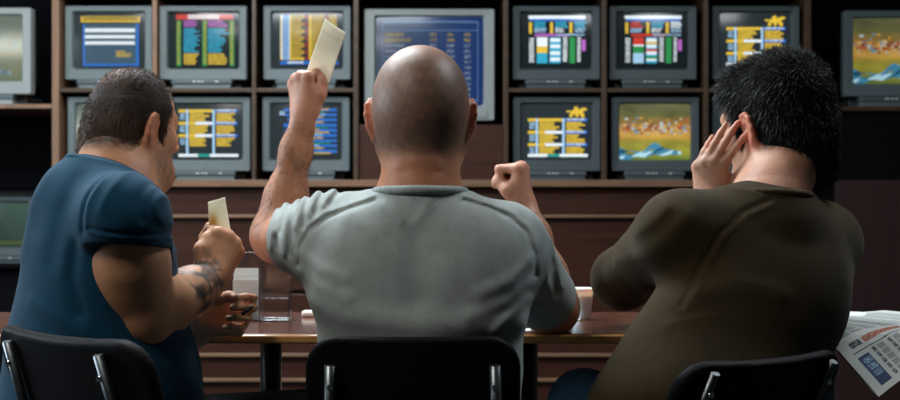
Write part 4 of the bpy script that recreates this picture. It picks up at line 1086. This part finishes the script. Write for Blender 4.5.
# ================================================================ NEWSPAPER hanging over the table edge
def newspaper():
    root = empty('newspaper', (.97, 2.5, TZ)); tag(root, 'open newspaper on the right end of the table, one printed corner hanging over the edge', 'newspaper')
    W, H = 150, 150
    art = np.ones((H, W, 3))*A(lin('c9cdc8'))
    C['ink'] = A(lin('3c4144')); C['g2'] = A(lin('8f9493')); C['or'] = A(lin('a8542e')); C['nv'] = A(lin('1d3a5e'))
    for x0 in (.04, .13, .22): T_(art, x0, .08, x0+.08, .66, 'g2', .55, .05)
    for x0 in (.34, .48, .62, .76): T_(art, x0, .08, x0+.12, .66, 'g2', .45, .05)
    T_(art, .06, .68, .13, .73, 'ink', .8, 0, 1); T_(art, .14, .68, .40, .73, 'or', .75, 0, 1)
    R_(art, .05, .78, .115, .97, 'nv'); T_(art, .06, .80, .11, .95, 'lb', .2)
    for x0 in (.14, .24, .34, .44, .54, .64, .74, .84): T_(art, x0, .77, x0+.025, .97, 'ink', .5); T_(art, x0+.035, .77, x0+.075, .97, 'g2', .5)
    R_(art, .05, .75, .95, .757, 'ink')
    mt = mat('newsprint', (.7, .7, .7), .75, attr=True)
    n, m, Wd, Hg = W, H, .42, .34
    u = np.linspace(0, 1, n+1); v = np.linspace(1, 0, m+1); Ug, Vg = np.meshgrid(u, v)
    for q, off in enumerate((0, .0022, .0044)):
        # the sheet turned about 33 degrees; what would stick up past the table edge lies back on the table
        x = .793-.003*q+.84*Ug*Wd-.54*Vg*Hg*.95; z = .646+.003*q+.54*Ug*Wd*.85+.84*Vg*Hg*.85; zt = TZ+.0135-off
        e = z-zt; sm = .012
        over = sm*np.logaddexp(0, e/sm)                    # smooth bend at the edge
        P = np.stack([x, 2.412-off*-1+np.minimum(0, e)*.85-.010*np.exp(-(e/.03)**2)+over*1.2, z-over*(1-.0)+.0015*np.sin(Ug*14+Vg*6)*(e < -.01)], -1)
        V1 = P.reshape(-1, 3); V2 = V1+A([0, .0006, -.0006]); k = len(V1)
        i = (np.arange(m)[:, None]*(n+1)+np.arange(n)[None, :]).ravel()
        Qf = np.stack([i, i+n+1, i+n+2, i+1], 1); Qb = np.stack([i+1, i+n+2, i+n+1, i], 1)+k
        Qa = np.concatenate([Qf, Qb]); fc = np.concatenate([art.reshape(-1, 3), art.reshape(-1, 3)*0+A(lin('c2c6c1'))]) if q == 0 else np.tile(A(lin('bcc1bc')), (len(Qa), 1))
        link_mesh('page', np_mesh('page', np.concatenate([V1, V2]), Qa, fcol=fc), mt, root, True, True)
newspaper()
S = Solid(); c = at(850, 318, 2.70); S.rbox((c[0], 2.70, TZ+.0085), (.036, .05), .02, .007, rot(pitch=90, yaw=20), bend=0)
o = link_mesh('folded_paper', S.mesh('fp', .003), M['paper'], None, True); tag(o, 'white rounded paper pad lying on the table behind the newspaper', 'paper pad')
# ------------------------------------------------------------------ light and camera
def area(name, loc, size, power, col, aim, sy=None):
    l = bpy.data.lights.new(name, 'AREA'); l.energy = power; l.color = col; l.size = size; l.shape = 'RECTANGLE'; l.size_y = sy or size
    o = bpy.data.objects.new(name, l); COL.objects.link(o); o.location = loc
    o.rotation_euler = (Vector(aim)-Vector(loc)).to_track_quat('-Z', 'Y').to_euler(); return o
def ceiling_lamp(x, y, sx, sy, power, col, label):
    t = empty('ceiling_lamp', (x, y, ZC-.09)); tag(t, label, 'lamp', 'ceiling lamps')
    b = MB(); b.box(-sx/2-.02, sx/2+.02, -sy/2-.02, sy/2+.02, .03, .09, .005)
    b.build('housing', M['frame'], t)
    MB().box(-sx/2, sx/2, -sy/2, sy/2, .015, .03, .003).build('diffuser', emis('lamp diffuser', col, 3.5), t)
    area('lamp_light', (x, y, ZC-.095), sx, power, col, (x, y, 0), sy)
ceiling_lamp(-.85, 3.1, 1.4, .5, 80, (.86, .95, 1.), 'long fluorescent ceiling lamp above the table on the left')
ceiling_lamp(1.3, 2.7, .6, .6, 22, (.9, .96, 1.), 'square ceiling lamp on the right above the newspaper')
ceiling_lamp(-1.2, 1.05, .6, .6, 25, (1., .94, .85), 'square ceiling lamp behind the seated people')
ceiling_lamp(-1.2, 4.3, 1.2, .4, 26, (.9, .96, 1.), 'long ceiling lamp in front of the left televisions')
area('window_light', (XL+.05, 2.9, 1.7), 2.2, 55, (.78, .9, 1.), (-.3, 2.9, .9), 1.)
w = bpy.data.worlds.new('World'); SC.world = w; w.use_nodes = True
w.node_tree.nodes['Background'].inputs[0].default_value = (.35, .45, .5, 1); w.node_tree.nodes['Background'].inputs[1].default_value = .03

cam = bpy.data.cameras.new('Camera'); co = bpy.data.objects.new('Camera', cam); COL.objects.link(co)
co.location = (0, 0, CAMZ); co.rotation_euler = (PI/2, 0, 0)
cam.sensor_width = 36; cam.lens = 50; cam.clip_start = .05
cam.dof.use_dof = True; cam.dof.focus_distance = 2.25; cam.dof.aperture_fstop = 5.2
SC.camera = co
SC.view_settings.view_transform = 'Standard'; SC.view_settings.look = 'None'; SC.view_settings.gamma = 1
SC.view_settings.exposure = -0.15; SC.view_settings.use_curve_mapping = False
